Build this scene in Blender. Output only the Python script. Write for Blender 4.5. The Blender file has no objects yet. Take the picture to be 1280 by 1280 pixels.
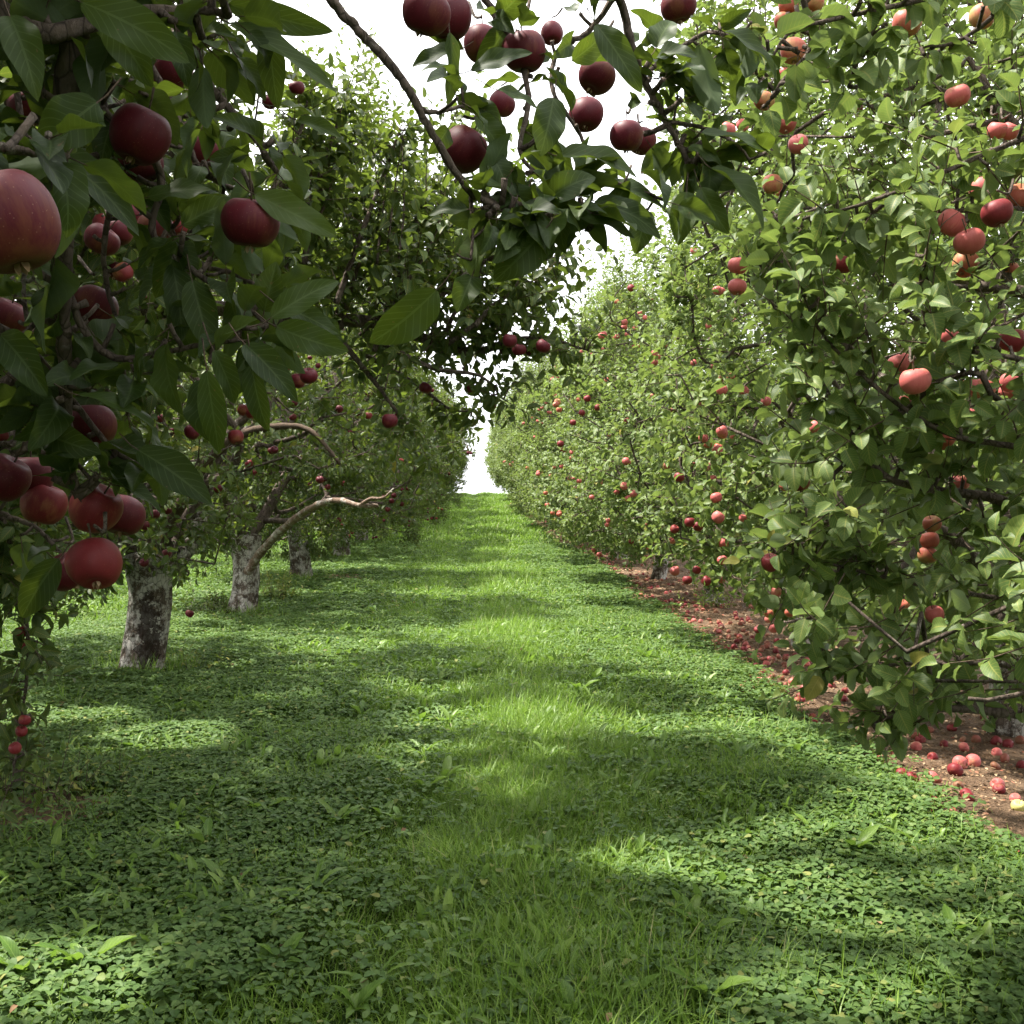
import bpy, math, random
import numpy as np
from mathutils import Vector, noise

rng = np.random.default_rng(7)
random.seed(7)
scene = bpy.context.scene
COL = scene.collection
R = math.radians

# ------------------------------------------------------------------ camera
F = 1372.0          # focal length in pixels of the 1280 px wide photograph
CAMZ = 1.52
yaw, pitch = math.atan(40 / F), -math.atan(22 / F)
fwd = np.array([math.sin(yaw) * math.cos(pitch), math.cos(yaw) * math.cos(pitch), math.sin(pitch)])
rgt = np.array([math.cos(yaw), -math.sin(yaw), 0.0])
upv = np.cross(rgt, fwd)
CAM = np.array([0.0, 0.0, CAMZ])
cd = bpy.data.cameras.new('camera')
cam = bpy.data.objects.new('camera', cd)
COL.objects.link(cam)
cam.location = CAM
cam.rotation_euler = (math.pi / 2 + pitch, 0, -yaw)
cd.sensor_width = 36
cd.sensor_height = 36
cd.lens = 36 * F / 1280
cd.clip_start = 0.05
cd.clip_end = 3000
scene.camera = cam


def at(px, py, d):
    """the point d metres ahead of the lens in the direction of a pixel"""
    return CAM + d * (fwd + rgt * (px - 640) / F + upv * (640 - py) / F)


def project(p):
    q = np.asarray(p) - CAM
    z = q @ fwd
    zz = np.where(np.abs(z) < 1e-4, 1e-4, z)
    return 640 + F * (q @ rgt) / zz, 640 - F * (q @ upv) / zz, z


# ------------------------------------------------------------------ terrain
def gh(y):
    y = np.asarray(y, dtype=float)
    t = np.clip((y - 18) / 42, 0, 1)
    a = 1.45 * t ** 1.6
    u = np.clip(y - 60, 0, None)
    u1 = np.minimum(u, 10)
    return a + 0.055 * u1 - 0.01 * u1 * u1 - 0.145 * np.clip(u - 10, 0, None)


def vnoise(x, y, s, seed=0.0):
    """cheap smooth value noise on arrays"""
    x = np.asarray(x) / s + seed * 17.13
    y = np.asarray(y) / s + seed * 5.71
    xi, yi = np.floor(x), np.floor(y)
    fx, fy = x - xi, y - yi
    fx = fx * fx * (3 - 2 * fx)
    fy = fy * fy * (3 - 2 * fy)

    def h(a, b):
        v = np.sin(a * 127.1 + b * 311.7 + seed * 74.7) * 43758.5453
        return v - np.floor(v)
    return (h(xi, yi) * (1 - fx) + h(xi + 1, yi) * fx) * (1 - fy) + (h(xi, yi + 1) * (1 - fx) + h(xi + 1, yi + 1) * fx) * fy


def gz(x, y):
    near = np.clip(1.3 - np.abs(np.asarray(x)) / 30, 0, 1)
    track = -0.03 * (np.exp(-((np.asarray(x) + 0.35) / 0.22) ** 2) + np.exp(-((np.asarray(x) - 1.05) / 0.22) ** 2))
    return gh(y) + near * (0.06 * (vnoise(x, y, 1.7, 1) - 0.5) + 0.03 * (vnoise(x, y, 0.5, 2) - 0.5)) + track


def ground_at(px, py):
    d = 6.0
    for _ in range(30):
        p = at(px, py, d)
        q = at(px, py, 1.0) - CAM
        d = (float(gz(p[0], p[1])) - CAMZ) / q[2] if q[2] < 0 else 40
    p = at(px, py, d)
    return p[0], p[1], float(gz(p[0], p[1]))


# ------------------------------------------------------------------ materials
def new_mat(name):
    m = bpy.data.materials.new(name)
    m.use_nodes = True
    nt = m.node_tree
    nt.nodes.clear()
    out = nt.nodes.new('ShaderNodeOutputMaterial')
    return m, nt, out


def N(nt, t, **kw):
    n = nt.nodes.new(t)
    for k, v in kw.items():
        if k in n.inputs.keys():
            n.inputs[k].default_value = v
        else:
            setattr(n, k, v)
    return n


def ramp(nt, fac, stops):
    n = nt.nodes.new('ShaderNodeValToRGB')
    cr = n.color_ramp
    while len(cr.elements) > 1:
        cr.elements.remove(cr.elements[-1])
    cr.elements[0].position = stops[0][0]
    cr.elements[0].color = (*stops[0][1], 1)
    for p, c in stops[1:]:
        e = cr.elements.new(p)
        e.color = (*c, 1)
    nt.links.new(fac, n.inputs['Fac'])
    return n.outputs['Color']


def mixc(nt, fac, a, b, mode='MIX'):
    n = nt.nodes.new('ShaderNodeMix')
    n.data_type = 'RGBA'
    n.blend_type = mode
    for sock, v in ((n.inputs[0], fac), (n.inputs[6], a), (n.inputs[7], b)):
        if isinstance(v, (int, float)):
            sock.default_value = v
        elif isinstance(v, tuple):
            sock.default_value = (*v, 1) if len(v) == 3 else v
        else:
            nt.links.new(v, sock)
    return n.outputs[2]


def mathn(nt, op, a, b=None):
    n = nt.nodes.new('ShaderNodeMath')
    n.operation = op
    for i, v in enumerate((a, b)):
        if v is None:
            continue
        if isinstance(v, (int, float)):
            n.inputs[i].default_value = v
        else:
            nt.links.new(v, n.inputs[i])
    return n.outputs[0]


def leaf_material(name, cols, under, trans, tfac=0.35, rough=0.45, veins=True, spec=0.35, under_fac=0.7):
    m, nt, out = new_mat(name)
    geo = nt.nodes.new('ShaderNodeNewGeometry')
    c = ramp(nt, geo.outputs['Random Per Island'], cols)
    if veins:
        uv = nt.nodes.new('ShaderNodeUVMap')
        sep = nt.nodes.new('ShaderNodeSeparateXYZ')
        nt.links.new(uv.outputs['UV'], sep.inputs[0])
        a = mathn(nt, 'ABSOLUTE', mathn(nt, 'SUBTRACT', sep.outputs['X'], 0.5))
        mid = mathn(nt, 'LESS_THAN', a, 0.03)
        # side veins rise from the midrib towards the tip
        sv = mathn(nt, 'FRACT', mathn(nt, 'MULTIPLY', mathn(nt, 'SUBTRACT', sep.outputs['Y'], mathn(nt, 'MULTIPLY', a, 0.55)), 9.0))
        side = mathn(nt, 'MULTIPLY', mathn(nt, 'LESS_THAN', sv, 0.16), 0.7)
        vf = mathn(nt, 'MULTIPLY', mathn(nt, 'MAXIMUM', mid, side), 0.35)
        c = mixc(nt, vf, c, tuple(min(1, x * 1.7 + 0.03) for x in cols[-1][1]))
        blot = nt.nodes.new('ShaderNodeTexNoise')
        blot.inputs['Scale'].default_value = 55
        tc = nt.nodes.new('ShaderNodeTexCoord')
        nt.links.new(tc.outputs['Object'], blot.inputs['Vector'])
        f = mathn(nt, 'MULTIPLY', mathn(nt, 'SUBTRACT', blot.outputs['Fac'], 0.35), 0.5)
        c = mixc(nt, f, c, tuple(x * 0.55 for x in cols[0][1]))
        sp = nt.nodes.new('ShaderNodeTexNoise')
        sp.inputs['Scale'].default_value = 140
        nt.links.new(tc.outputs['Object'], sp.inputs['Vector'])
        c = mixc(nt, mathn(nt, 'MULTIPLY', mathn(nt, 'GREATER_THAN', sp.outputs['Fac'], 0.735), 0.8), c, (0.11, 0.065, 0.03))
    topc = c
    c = mixc(nt, mathn(nt, 'MULTIPLY', geo.outputs['Backfacing'], under_fac), c, under)
    p = N(nt, 'ShaderNodeBsdfPrincipled')
    nt.links.new(c, p.inputs['Base Color'])
    rr = mathn(nt, 'ADD', mathn(nt, 'MULTIPLY', geo.outputs['Backfacing'], 0.25), rough)
    nt.links.new(rr, p.inputs['Roughness'])
    p.inputs['Specular IOR Level'].default_value = spec
    t = nt.nodes.new('ShaderNodeBsdfTranslucent')
    nt.links.new(mixc(nt, 0.5, topc, trans), t.inputs['Color'])
    mx = nt.nodes.new('ShaderNodeMixShader')
    mx.inputs[0].default_value = tfac
    nt.links.new(p.outputs[0], mx.inputs[1])
    nt.links.new(t.outputs[0], mx.inputs[2])
    nt.links.new(mx.outputs[0], out.inputs['Surface'])
    return m


M = {}
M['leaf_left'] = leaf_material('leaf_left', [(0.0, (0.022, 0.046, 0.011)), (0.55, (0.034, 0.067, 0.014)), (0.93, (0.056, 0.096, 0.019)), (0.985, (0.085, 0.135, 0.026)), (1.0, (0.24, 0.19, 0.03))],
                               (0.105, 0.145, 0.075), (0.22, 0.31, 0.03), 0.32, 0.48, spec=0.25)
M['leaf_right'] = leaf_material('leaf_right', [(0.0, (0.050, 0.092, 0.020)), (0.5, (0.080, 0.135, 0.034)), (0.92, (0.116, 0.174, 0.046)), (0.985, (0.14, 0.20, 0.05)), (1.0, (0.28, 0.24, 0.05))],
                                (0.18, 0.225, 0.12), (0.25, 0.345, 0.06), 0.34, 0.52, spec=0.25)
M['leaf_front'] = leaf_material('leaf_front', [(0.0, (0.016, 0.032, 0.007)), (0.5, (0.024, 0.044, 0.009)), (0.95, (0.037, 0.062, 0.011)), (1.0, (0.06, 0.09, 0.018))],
                                (0.060, 0.088, 0.040), (0.20, 0.28, 0.02), 0.30, 0.52, spec=0.2)  # left leaf tones darkened: the foreground shade is put into the colour
M['grass'] = leaf_material('grass', [(0.0, (0.075, 0.145, 0.015)), (0.5, (0.135, 0.235, 0.024)), (0.9, (0.185, 0.275, 0.038)), (0.97, (0.17, 0.25, 0.06)), (1.0, (0.32, 0.28, 0.13))],
                           (0.09, 0.18, 0.04), (0.22, 0.40, 0.03), 0.34, 0.5, veins=False, under_fac=0.2)
M['clover'] = leaf_material('clover', [(0.0, (0.050, 0.096, 0.026)), (0.5, (0.076, 0.134, 0.036)), (0.95, (0.112, 0.172, 0.048)), (1.0, (0.20, 0.21, 0.06))],
                            (0.12, 0.19, 0.075), (0.22, 0.36, 0.04), 0.24, 0.6, veins=False, spec=0.2)
M['dandelion'] = leaf_material('dandelion', [(0.0, (0.065, 0.135, 0.018)), (0.5, (0.105, 0.185, 0.026)), (1.0, (0.16, 0.24, 0.04))],
                               (0.14, 0.23, 0.08), (0.25, 0.42, 0.04), 0.36, 0.45)
M['weed'] = leaf_material('weed', [(0.0, (0.07, 0.13, 0.02)), (0.6, (0.13, 0.19, 0.03)), (1.0, (0.26, 0.24, 0.06))],
                          (0.14, 0.2, 0.08), (0.3, 0.38, 0.04), 0.33, 0.5, veins=False)
M['dry'] = leaf_material('dry', [(0.0, (0.085, 0.050, 0.030)), (0.35, (0.19, 0.115, 0.065)), (0.7, (0.33, 0.22, 0.13)), (0.9, (0.40, 0.30, 0.19)), (1.0, (0.30, 0.08, 0.05))],
                         (0.25, 0.17, 0.1), (0.3, 0.2, 0.1), 0.08, 0.85, veins=False, spec=0.1)


def bark_material(name, dark, mid, pale, pale_amt, scale=1.0, bump=0.6):
    m, nt, out = new_mat(name)
    tc = nt.nodes.new('ShaderNodeTexCoord')
    mp = nt.nodes.new('ShaderNodeMapping')
    mp.inputs['Scale'].default_value = (scale, scale, scale * 0.45)
    nt.links.new(tc.outputs['Object'], mp.inputs[0])
    n1 = N(nt, 'ShaderNodeTexNoise', Scale=14.0, Detail=8.0, Roughness=0.7)
    n2 = N(nt, 'ShaderNodeTexVoronoi', Scale=26.0)
    n2.feature = 'DISTANCE_TO_EDGE'
    n3 = N(nt, 'ShaderNodeTexNoise', Scale=7.0, Detail=9.0, Roughness=0.75)
    for n in (n1, n2):
        nt.links.new(mp.outputs[0], n.inputs['Vector'])
    nt.links.new(tc.outputs['Object'], n3.inputs['Vector'])
    c = ramp(nt, n1.outputs['Fac'], [(0.3, dark), (0.62, mid)])
    lich = ramp(nt, n3.outputs['Fac'], [(0.52 - pale_amt, (0, 0, 0)), (0.6 - pale_amt, (1, 1, 1))])
    c = mixc(nt, mathn(nt, 'MULTIPLY', lich, 0.8), c, pale)
    crack = ramp(nt, n2.outputs['Distance'], [(0.0, (1, 1, 1)), (0.06, (0, 0, 0))])
    c = mixc(nt, mathn(nt, 'MULTIPLY', crack, 0.75), c, tuple(x * 0.45 for x in dark))
    p = N(nt, 'ShaderNodeBsdfPrincipled', Roughness=0.9)
    p.inputs['Specular IOR Level'].default_value = 0.15
    nt.links.new(c, p.inputs['Base Color'])
    h = mathn(nt, 'ADD', n1.outputs['Fac'], mathn(nt, 'MULTIPLY', n2.outputs['Distance'], 1.2))
    b = N(nt, 'ShaderNodeBump', Strength=bump, Distance=0.03)
    nt.links.new(h, b.inputs['Height'])
    nt.links.new(b.outputs[0], p.inputs['Normal'])
    nt.links.new(p.outputs[0], out.inputs['Surface'])
    return m


M['trunk'] = bark_material('trunk_bark', (0.035, 0.026, 0.020), (0.13, 0.10, 0.075), (0.46, 0.44, 0.39), 0.06, 1.0, 0.9)
M['limb'] = bark_material('limb_bark', (0.045, 0.034, 0.028), (0.13, 0.10, 0.08), (0.30, 0.27, 0.23), -0.06, 2.0, 0.5)
M['dead_limb'] = bark_material('dead_limb_bark', (0.09, 0.055, 0.037), (0.21, 0.15, 0.11), (0.42, 0.39, 0.35), 0.02, 2.0, 0.4)
M['twig'] = bark_material('twig_bark', (0.055, 0.04, 0.03), (0.12, 0.085, 0.06), (0.22, 0.19, 0.15), -0.08, 6.0, 0.2)
M['trunk_scar'] = bark_material('trunk_bark_with_scar', (0.035, 0.026, 0.020), (0.13, 0.10, 0.075), (0.46, 0.44, 0.39), 0.06, 1.0, 0.9)
nt = M['trunk_scar'].node_tree
pb = [n for n in nt.nodes if n.type == 'BSDF_PRINCIPLED'][0]
oldc = pb.inputs['Base Color'].links[0].from_socket
tc = nt.nodes.new('ShaderNodeTexCoord')
sx = nt.nodes.new('ShaderNodeSeparateXYZ')
nt.links.new(tc.outputs['Object'], sx.inputs[0])
sn = N(nt, 'ShaderNodeTexNoise', Scale=9.0, Detail=7.0, Roughness=0.7)
nt.links.new(tc.outputs['Object'], sn.inputs['Vector'])
wob = mathn(nt, 'MULTIPLY', mathn(nt, 'SUBTRACT', sn.outputs['Fac'], 0.5), 0.42)
across = mathn(nt, 'ABSOLUTE', mathn(nt, 'ADD', mathn(nt, 'SUBTRACT', sx.outputs['X'], 0.075), wob))
high = mathn(nt, 'ABSOLUTE', mathn(nt, 'ADD', mathn(nt, 'SUBTRACT', sx.outputs['Z'], 0.34), mathn(nt, 'MULTIPLY', wob, 1.5)))
m1 = mathn(nt, 'MULTIPLY', mathn(nt, 'LESS_THAN', across, 0.062), mathn(nt, 'LESS_THAN', high, 0.34))
m1 = mathn(nt, 'MULTIPLY', m1, mathn(nt, 'LESS_THAN', sx.outputs['Y'], 0.02))
nt.links.new(mixc(nt, mathn(nt, 'MULTIPLY', m1, 0.85), oldc, (0.022, 0.014, 0.010)), pb.inputs['Base Color'])


def apple_material(name, deep, red, flush, flush_pos, spots=0.5):
    m, nt, out = new_mat(name)
    tc = nt.nodes.new('ShaderNodeTexCoord')
    oi = nt.nodes.new('ShaderNodeObjectInfo')
    off = N(nt, 'ShaderNodeVectorMath', operation='ADD')
    nt.links.new(tc.outputs['Object'], off.inputs[0])
    cmb = nt.nodes.new('ShaderNodeCombineXYZ')
    for i in range(3):
        nt.links.new(mathn(nt, 'MULTIPLY', oi.outputs['Random'], 3.7 + 2.1 * i), cmb.inputs[i])
    nt.links.new(cmb.outputs[0], off.inputs[1])
    # streaks run from stalk to calyx: squash the vertical axis
    mp = nt.nodes.new('ShaderNodeMapping')
    mp.inputs['Scale'].default_value = (1, 1, 0.14)
    nt.links.new(off.outputs[0], mp.inputs[0])
    st = N(nt, 'ShaderNodeTexNoise', Scale=170.0, Detail=5.0, Roughness=0.7)
    nt.links.new(mp.outputs[0], st.inputs['Vector'])
    big = N(nt, 'ShaderNodeTexNoise', Scale=14.0, Detail=2.0)
    nt.links.new(off.outputs[0], big.inputs['Vector'])
    c = mixc(nt, st.outputs['Fac'], deep, red)
    fl = mathn(nt, 'ADD', mathn(nt, 'MULTIPLY', big.outputs['Fac'], 0.8), mathn(nt, 'MULTIPLY', st.outputs['Fac'], 0.3))
    fr = ramp(nt, fl, [(flush_pos, (0, 0, 0)), (flush_pos + 0.16, (1, 1, 1))])
    c = mixc(nt, mathn(nt, 'MULTIPLY', fr, 0.85), c, flush)
    vo = N(nt, 'ShaderNodeTexVoronoi', Scale=240.0)
    nt.links.new(off.outputs[0], vo.inputs['Vector'])
    dot = mathn(nt, 'MULTIPLY', mathn(nt, 'LESS_THAN', vo.outputs['Distance'], 0.13), spots)
    c = mixc(nt, dot, c, (0.55, 0.36, 0.22))
    p = N(nt, 'ShaderNodeBsdfPrincipled')
    nt.links.new(c, p.inputs['Base Color'])
    rr = mathn(nt, 'ADD', mathn(nt, 'MULTIPLY', big.outputs['Fac'], 0.3), 0.38)
    nt.links.new(rr, p.inputs['Roughness'])
    p.inputs['Specular IOR Level'].default_value = 0.24
    p.inputs['Subsurface Weight'].default_value = 0.0
    nt.links.new(p.outputs[0], out.inputs['Surface'])
    return m


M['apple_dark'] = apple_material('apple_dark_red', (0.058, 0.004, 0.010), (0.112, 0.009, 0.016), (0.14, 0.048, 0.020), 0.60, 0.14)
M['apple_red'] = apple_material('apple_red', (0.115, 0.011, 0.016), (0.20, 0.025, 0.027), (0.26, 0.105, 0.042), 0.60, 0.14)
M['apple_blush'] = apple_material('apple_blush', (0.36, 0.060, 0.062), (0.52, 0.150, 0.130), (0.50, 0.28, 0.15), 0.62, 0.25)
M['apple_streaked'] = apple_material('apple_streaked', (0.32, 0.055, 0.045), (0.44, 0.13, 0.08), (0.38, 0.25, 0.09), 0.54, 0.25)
M['apple_green'] = apple_material('apple_green', (0.42, 0.40, 0.12), (0.50, 0.46, 0.17), (0.45, 0.30, 0.12), 0.7, 0.4)
M['apple_brown'] = apple_material('apple_rotting', (0.16, 0.040, 0.028), (0.27, 0.085, 0.055), (0.17, 0.09, 0.045), 0.50, 0.1)


def ground_material():
    m, nt, out = new_mat('turf_ground')
    tc = nt.nodes.new('ShaderNodeTexCoord')
    n1 = N(nt, 'ShaderNodeTexNoise', Scale=1.3, Detail=6.0, Roughness=0.65)
    n2 = N(nt, 'ShaderNodeTexNoise', Scale=60.0, Detail=6.0, Roughness=0.7)
    for n in (n1, n2):
        nt.links.new(tc.outputs['Object'], n.inputs['Vector'])
    a = ramp(nt, n1.outputs['Fac'], [(0.3, (0.030, 0.062, 0.014)), (0.7, (0.058, 0.115, 0.020))])
    b = ramp(nt, n2.outputs['Fac'], [(0.3, (0.35, 0.35, 0.3)), (0.75, (1.25, 1.2, 1.0))])
    c = mixc(nt, 1.0, a, b, 'MULTIPLY')
    p = N(nt, 'ShaderNodeBsdfPrincipled', Roughness=0.95)
    p.inputs['Specular IOR Level'].default_value = 0.1
    nt.links.new(c, p.inputs['Base Color'])
    bp = N(nt, 'ShaderNodeBump', Strength=0.8, Distance=0.05)
    nt.links.new(n2.outputs['Fac'], bp.inputs['Height'])
    nt.links.new(bp.outputs[0], p.inputs['Normal'])
    nt.links.new(p.outputs[0], out.inputs['Surface'])
    return m


def soil_material():
    m, nt, out = new_mat('mulch_soil')
    tc = nt.nodes.new('ShaderNodeTexCoord')
    n1 = N(nt, 'ShaderNodeTexNoise', Scale=2.2, Detail=5.0, Roughness=0.6)
    n2 = N(nt, 'ShaderNodeTexNoise', Scale=75.0, Detail=8.0, Roughness=0.75)
    n3 = N(nt, 'ShaderNodeTexVoronoi', Scale=45.0)
    for n in (n1, n2, n3):
        nt.links.new(tc.outputs['Object'], n.inputs['Vector'])
    a = ramp(nt, n1.outputs['Fac'], [(0.3, (0.125, 0.082, 0.054)), (0.55, (0.20, 0.138, 0.092)), (0.75, (0.28, 0.20, 0.14))])
    b = ramp(nt, n2.outputs['Fac'], [(0.3, (0.4, 0.38, 0.35)), (0.7, (1.3, 1.25, 1.2))])
    c = mixc(nt, 1.0, a, b, 'MULTIPLY')
    p = N(nt, 'ShaderNodeBsdfPrincipled', Roughness=0.95)
    p.inputs['Specular IOR Level'].default_value = 0.1
    nt.links.new(c, p.inputs['Base Color'])
    bp = N(nt, 'ShaderNodeBump', Strength=0.9, Distance=0.03)
    nt.links.new(mathn(nt, 'ADD', n2.outputs['Fac'], n3.outputs['Distance']), bp.inputs['Height'])
    nt.links.new(bp.outputs[0], p.inputs['Normal'])
    nt.links.new(p.outputs[0], out.inputs['Surface'])
    return m


M['ground'] = ground_material()
M['soil'] = soil_material()

# ------------------------------------------------------------------ mesh building with numpy


class Acc:
    """collects vertices / faces / uvs / material slots and becomes one mesh"""

    def __init__(self):
        self.v, self.lo, self.tot, self.uv, self.mi, self.n = [], [], [], [], [], 0

    def add(self, verts, loops, totals, uv=None, mat=0):
        verts = np.asarray(verts, dtype=np.float64).reshape(-1, 3)
        loops = np.asarray(loops, dtype=np.int64).ravel()
        totals = np.asarray(totals, dtype=np.int64).ravel()
        self.v.append(verts)
        self.lo.append(loops + self.n)
        self.tot.append(totals)
        self.uv.append(np.zeros((len(loops), 2)) if uv is None else np.asarray(uv).reshape(-1, 2))
        self.mi.append(np.full(len(totals), mat, dtype=np.int32))
        self.n += len(verts)

    def mesh(self, name, mats, origin=(0, 0, 0), smooth=True):
        me = bpy.data.meshes.new(name)
        if self.n:
            v = np.concatenate(self.v) - np.asarray(origin)
            lo, tot = np.concatenate(self.lo), np.concatenate(self.tot)
            uv, mi = np.concatenate(self.uv), np.concatenate(self.mi)
            me.vertices.add(len(v))
            me.vertices.foreach_set('co', v.astype(np.float32).ravel())
            me.loops.add(len(lo))
            me.loops.foreach_set('vertex_index', lo.astype(np.int32))
            me.polygons.add(len(tot))
            st = np.concatenate(([0], np.cumsum(tot)[:-1])).astype(np.int32)
            me.polygons.foreach_set('loop_start', st)
            me.polygons.foreach_set('material_index', mi)
            me.polygons.foreach_set('use_smooth', np.full(len(tot), smooth))
            ul = me.uv_layers.new(name='UVMap')
            ul.data.foreach_set('uv', uv.astype(np.float32).ravel())
            me.update(calc_edges=True)
        for m in mats:
            me.materials.append(m)
        return me


def link(name, me, parent=None, loc=None):
    o = bpy.data.objects.new(name, me)
    COL.objects.link(o)
    if parent is not None:
        o.parent = parent
    if loc is not None:
        o.location = loc
    return o


def tag(o, label=None, cat=None, group=None, kind=None):
    if label: o['label'] = label
    if cat: o['category'] = cat
    if group: o['group'] = group
    if kind: o['kind'] = kind
    return o


def empty(name, loc, rz=0.0):
    o = bpy.data.objects.new(name, None)
    COL.objects.link(o)
    o.location = loc
    o.rotation_euler = (0, 0, rz)
    o.empty_display_size = 0.3
    return o


def nrm(a):
    a = np.asarray(a, dtype=float)
    return a / np.maximum(np.linalg.norm(a, axis=-1, keepdims=True), 1e-9)


# ---- leaf templates: rows along t, columns across s
def leaf_template(rows, cols, shape):
    ts = np.linspace(0, 1, rows)
    ss = np.linspace(-1, 1, cols)
    verts, idx = [], {}
    for i, t in enumerate(ts):
        w = shape(t)
        if w < 1e-6:
            idx[i] = [len(verts)]
            verts.append((t, 0, 0))
        else:
            idx[i] = []
            for s in ss:
                idx[i].append(len(verts))
                verts.append((t, s * w, s))
    loops, tot, uv = [], [], []
    V = verts
    for i in range(rows - 1):
        a, b = idx[i], idx[i + 1]
        for j in range(cols - 1):
            if len(a) == 1 and len(b) == 1:
                continue
            if len(a) == 1:
                f = [a[0], b[j + 1], b[j]]
            elif len(b) == 1:
                f = [a[j], a[j + 1], b[0]]
            else:
                f = [a[j], a[j + 1], b[j + 1], b[j]]
            loops += f
            tot.append(len(f))
            uv += [((V[k][2] if V[k][1] else (V[k][1])) * 0.5 + 0.5, V[k][0]) for k in f]
    return np.array(verts), np.array(loops), np.array(tot), np.array(uv)


def apple_leaf(t):
    return 0.0 if t <= 0 or t >= 1 else (math.sin(math.pi * t ** 0.82)) ** 0.72


def apple_leaf_toothed(t):
    k = t * 22
    return apple_leaf(t) * (1.0 + 0.09 * (k - math.floor(k)) - 0.03) if 0 < t < 1 else 0.0


def round_leaf(t):
    return 0.0 if t <= 0 or t >= 1 else (math.sin(math.pi * t ** 0.8)) ** 0.6


T_HI = leaf_template(23, 7, apple_leaf_toothed)
T_MID = leaf_template(5, 3, apple_leaf)
T_MIDR = leaf_template(5, 3, round_leaf)
T_NEAR = leaf_template(9, 5, round_leaf)
T_LOW = leaf_template(3, 3, apple_leaf)
T_DAND = leaf_template(12, 3, lambda t: 0.0 if t >= 1 else (0.12 + 0.88 * (max(0.0, t - 0.05)) ** 0.9 * (1.35 - t)) * (1.0 if int(t * 11.99) % 2 else 0.62))
T_DOCK = leaf_template(8, 3, lambda t: 0.0 if t >= 1 else 0.10 + 0.9 * math.sin(math.pi * min(1, max(0, t)) ** 1.25) ** 0.8)


def add_leaves(acc, tmpl, base, d, n, L, W, droop, fold, curl=None, mat=0, wave=0.0, rg=rng):
    """base, d (direction), n (upper side) are (k,3) arrays; the rest are (k,) arrays"""
    k = len(base)
    if not k:
        return
    tv, tl, tt, tu = tmpl
    d = nrm(d)
    side = nrm(np.cross(d, n))
    n = np.cross(side, d)
    t, s, sn = tv[:, 0], tv[:, 1], tv[:, 2]
    L, W, droop, fold = (np.broadcast_to(np.asarray(x, dtype=float), (k,)) for x in (L, W, droop, fold))
    # bend along an arc so that the leaf keeps its length
    ang = droop[:, None] * 1.6 * t[None]
    along = np.where(np.abs(droop[:, None]) > 1e-3, np.sin(ang) / np.maximum(np.abs(droop[:, None] * 1.6), 1e-6) * np.sign(droop[:, None]), t[None])
    drop = np.where(np.abs(droop[:, None]) > 1e-3, (1 - np.cos(ang)) / np.maximum(np.abs(droop[:, None] * 1.6), 1e-6) * np.sign(droop[:, None]), 0)
    x = L[:, None] * along
    z = -L[:, None] * drop + W[:, None] * fold[:, None] * np.abs(s)[None]
    if wave:
        ph = rg.uniform(0, 6.28, (k, 1))
        z = z + W[:, None] * wave * np.sin(t[None] * 11 + ph + sn[None] * 1.3) * np.abs(s)[None]
    y = W[:, None] * 0.5 * s[None] * 2 * 0.5
    if curl is not None:
        y = y + L[:, None] * np.asarray(curl)[:, None] * (t ** 2)[None]
    v = base[:, None, :] + x[..., None] * d[:, None, :] + y[..., None] * side[:, None, :] + z[..., None] * n[:, None, :]
    nv = len(tv)
    loops = (tl[None] + (np.arange(k) * nv)[:, None]).ravel()
    acc.add(v.reshape(-1, 3), loops, np.tile(tt, k), np.tile(tu, (k, 1)), mat)


def add_tube(acc, pts, rad, sides=6, mat=0, cap=True, rough=0.0, rg=rng):
    pts = np.asarray(pts, dtype=float)
    rad = np.broadcast_to(np.asarray(rad, dtype=float), (len(pts),))
    tan = nrm(np.gradient(pts, axis=0))
    ref = np.array([1.0, 0.02, 0.03]) if abs(tan[0][0]) < 0.8 else np.array([0.0, 1.0, 0.03])
    u = nrm(np.cross(tan[0], ref))
    a = np.linspace(0, 2 * np.pi, sides, endpoint=False)
    rings = []
    for i in range(len(pts)):
        u = nrm(u - tan[i] * (u @ tan[i]))
        w = np.cross(tan[i], u)
        rr = rad[i] * (1 + (rg.uniform(-rough, rough, sides) if rough else 0))
        rings.append(pts[i] + (np.cos(a) * rr)[:, None] * u + (np.sin(a) * rr)[:, None] * w)
    v = np.concatenate(rings)
    i = np.arange(len(pts) - 1)[:, None] * sides
    j = np.arange(sides)[None]
    q = np.stack([i + j, i + (j + 1) % sides, i + sides + (j + 1) % sides, i + sides + j], -1).reshape(-1, 4)
    loops, tot = q.ravel(), np.full(len(q), 4)
    if cap:
        last = (len(pts) - 1) * sides
        loops = np.concatenate([loops, last + np.arange(sides), np.arange(sides)[::-1]])
        tot = np.concatenate([tot, [sides, sides]])
    acc.add(v, loops, tot, None, mat)


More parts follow.
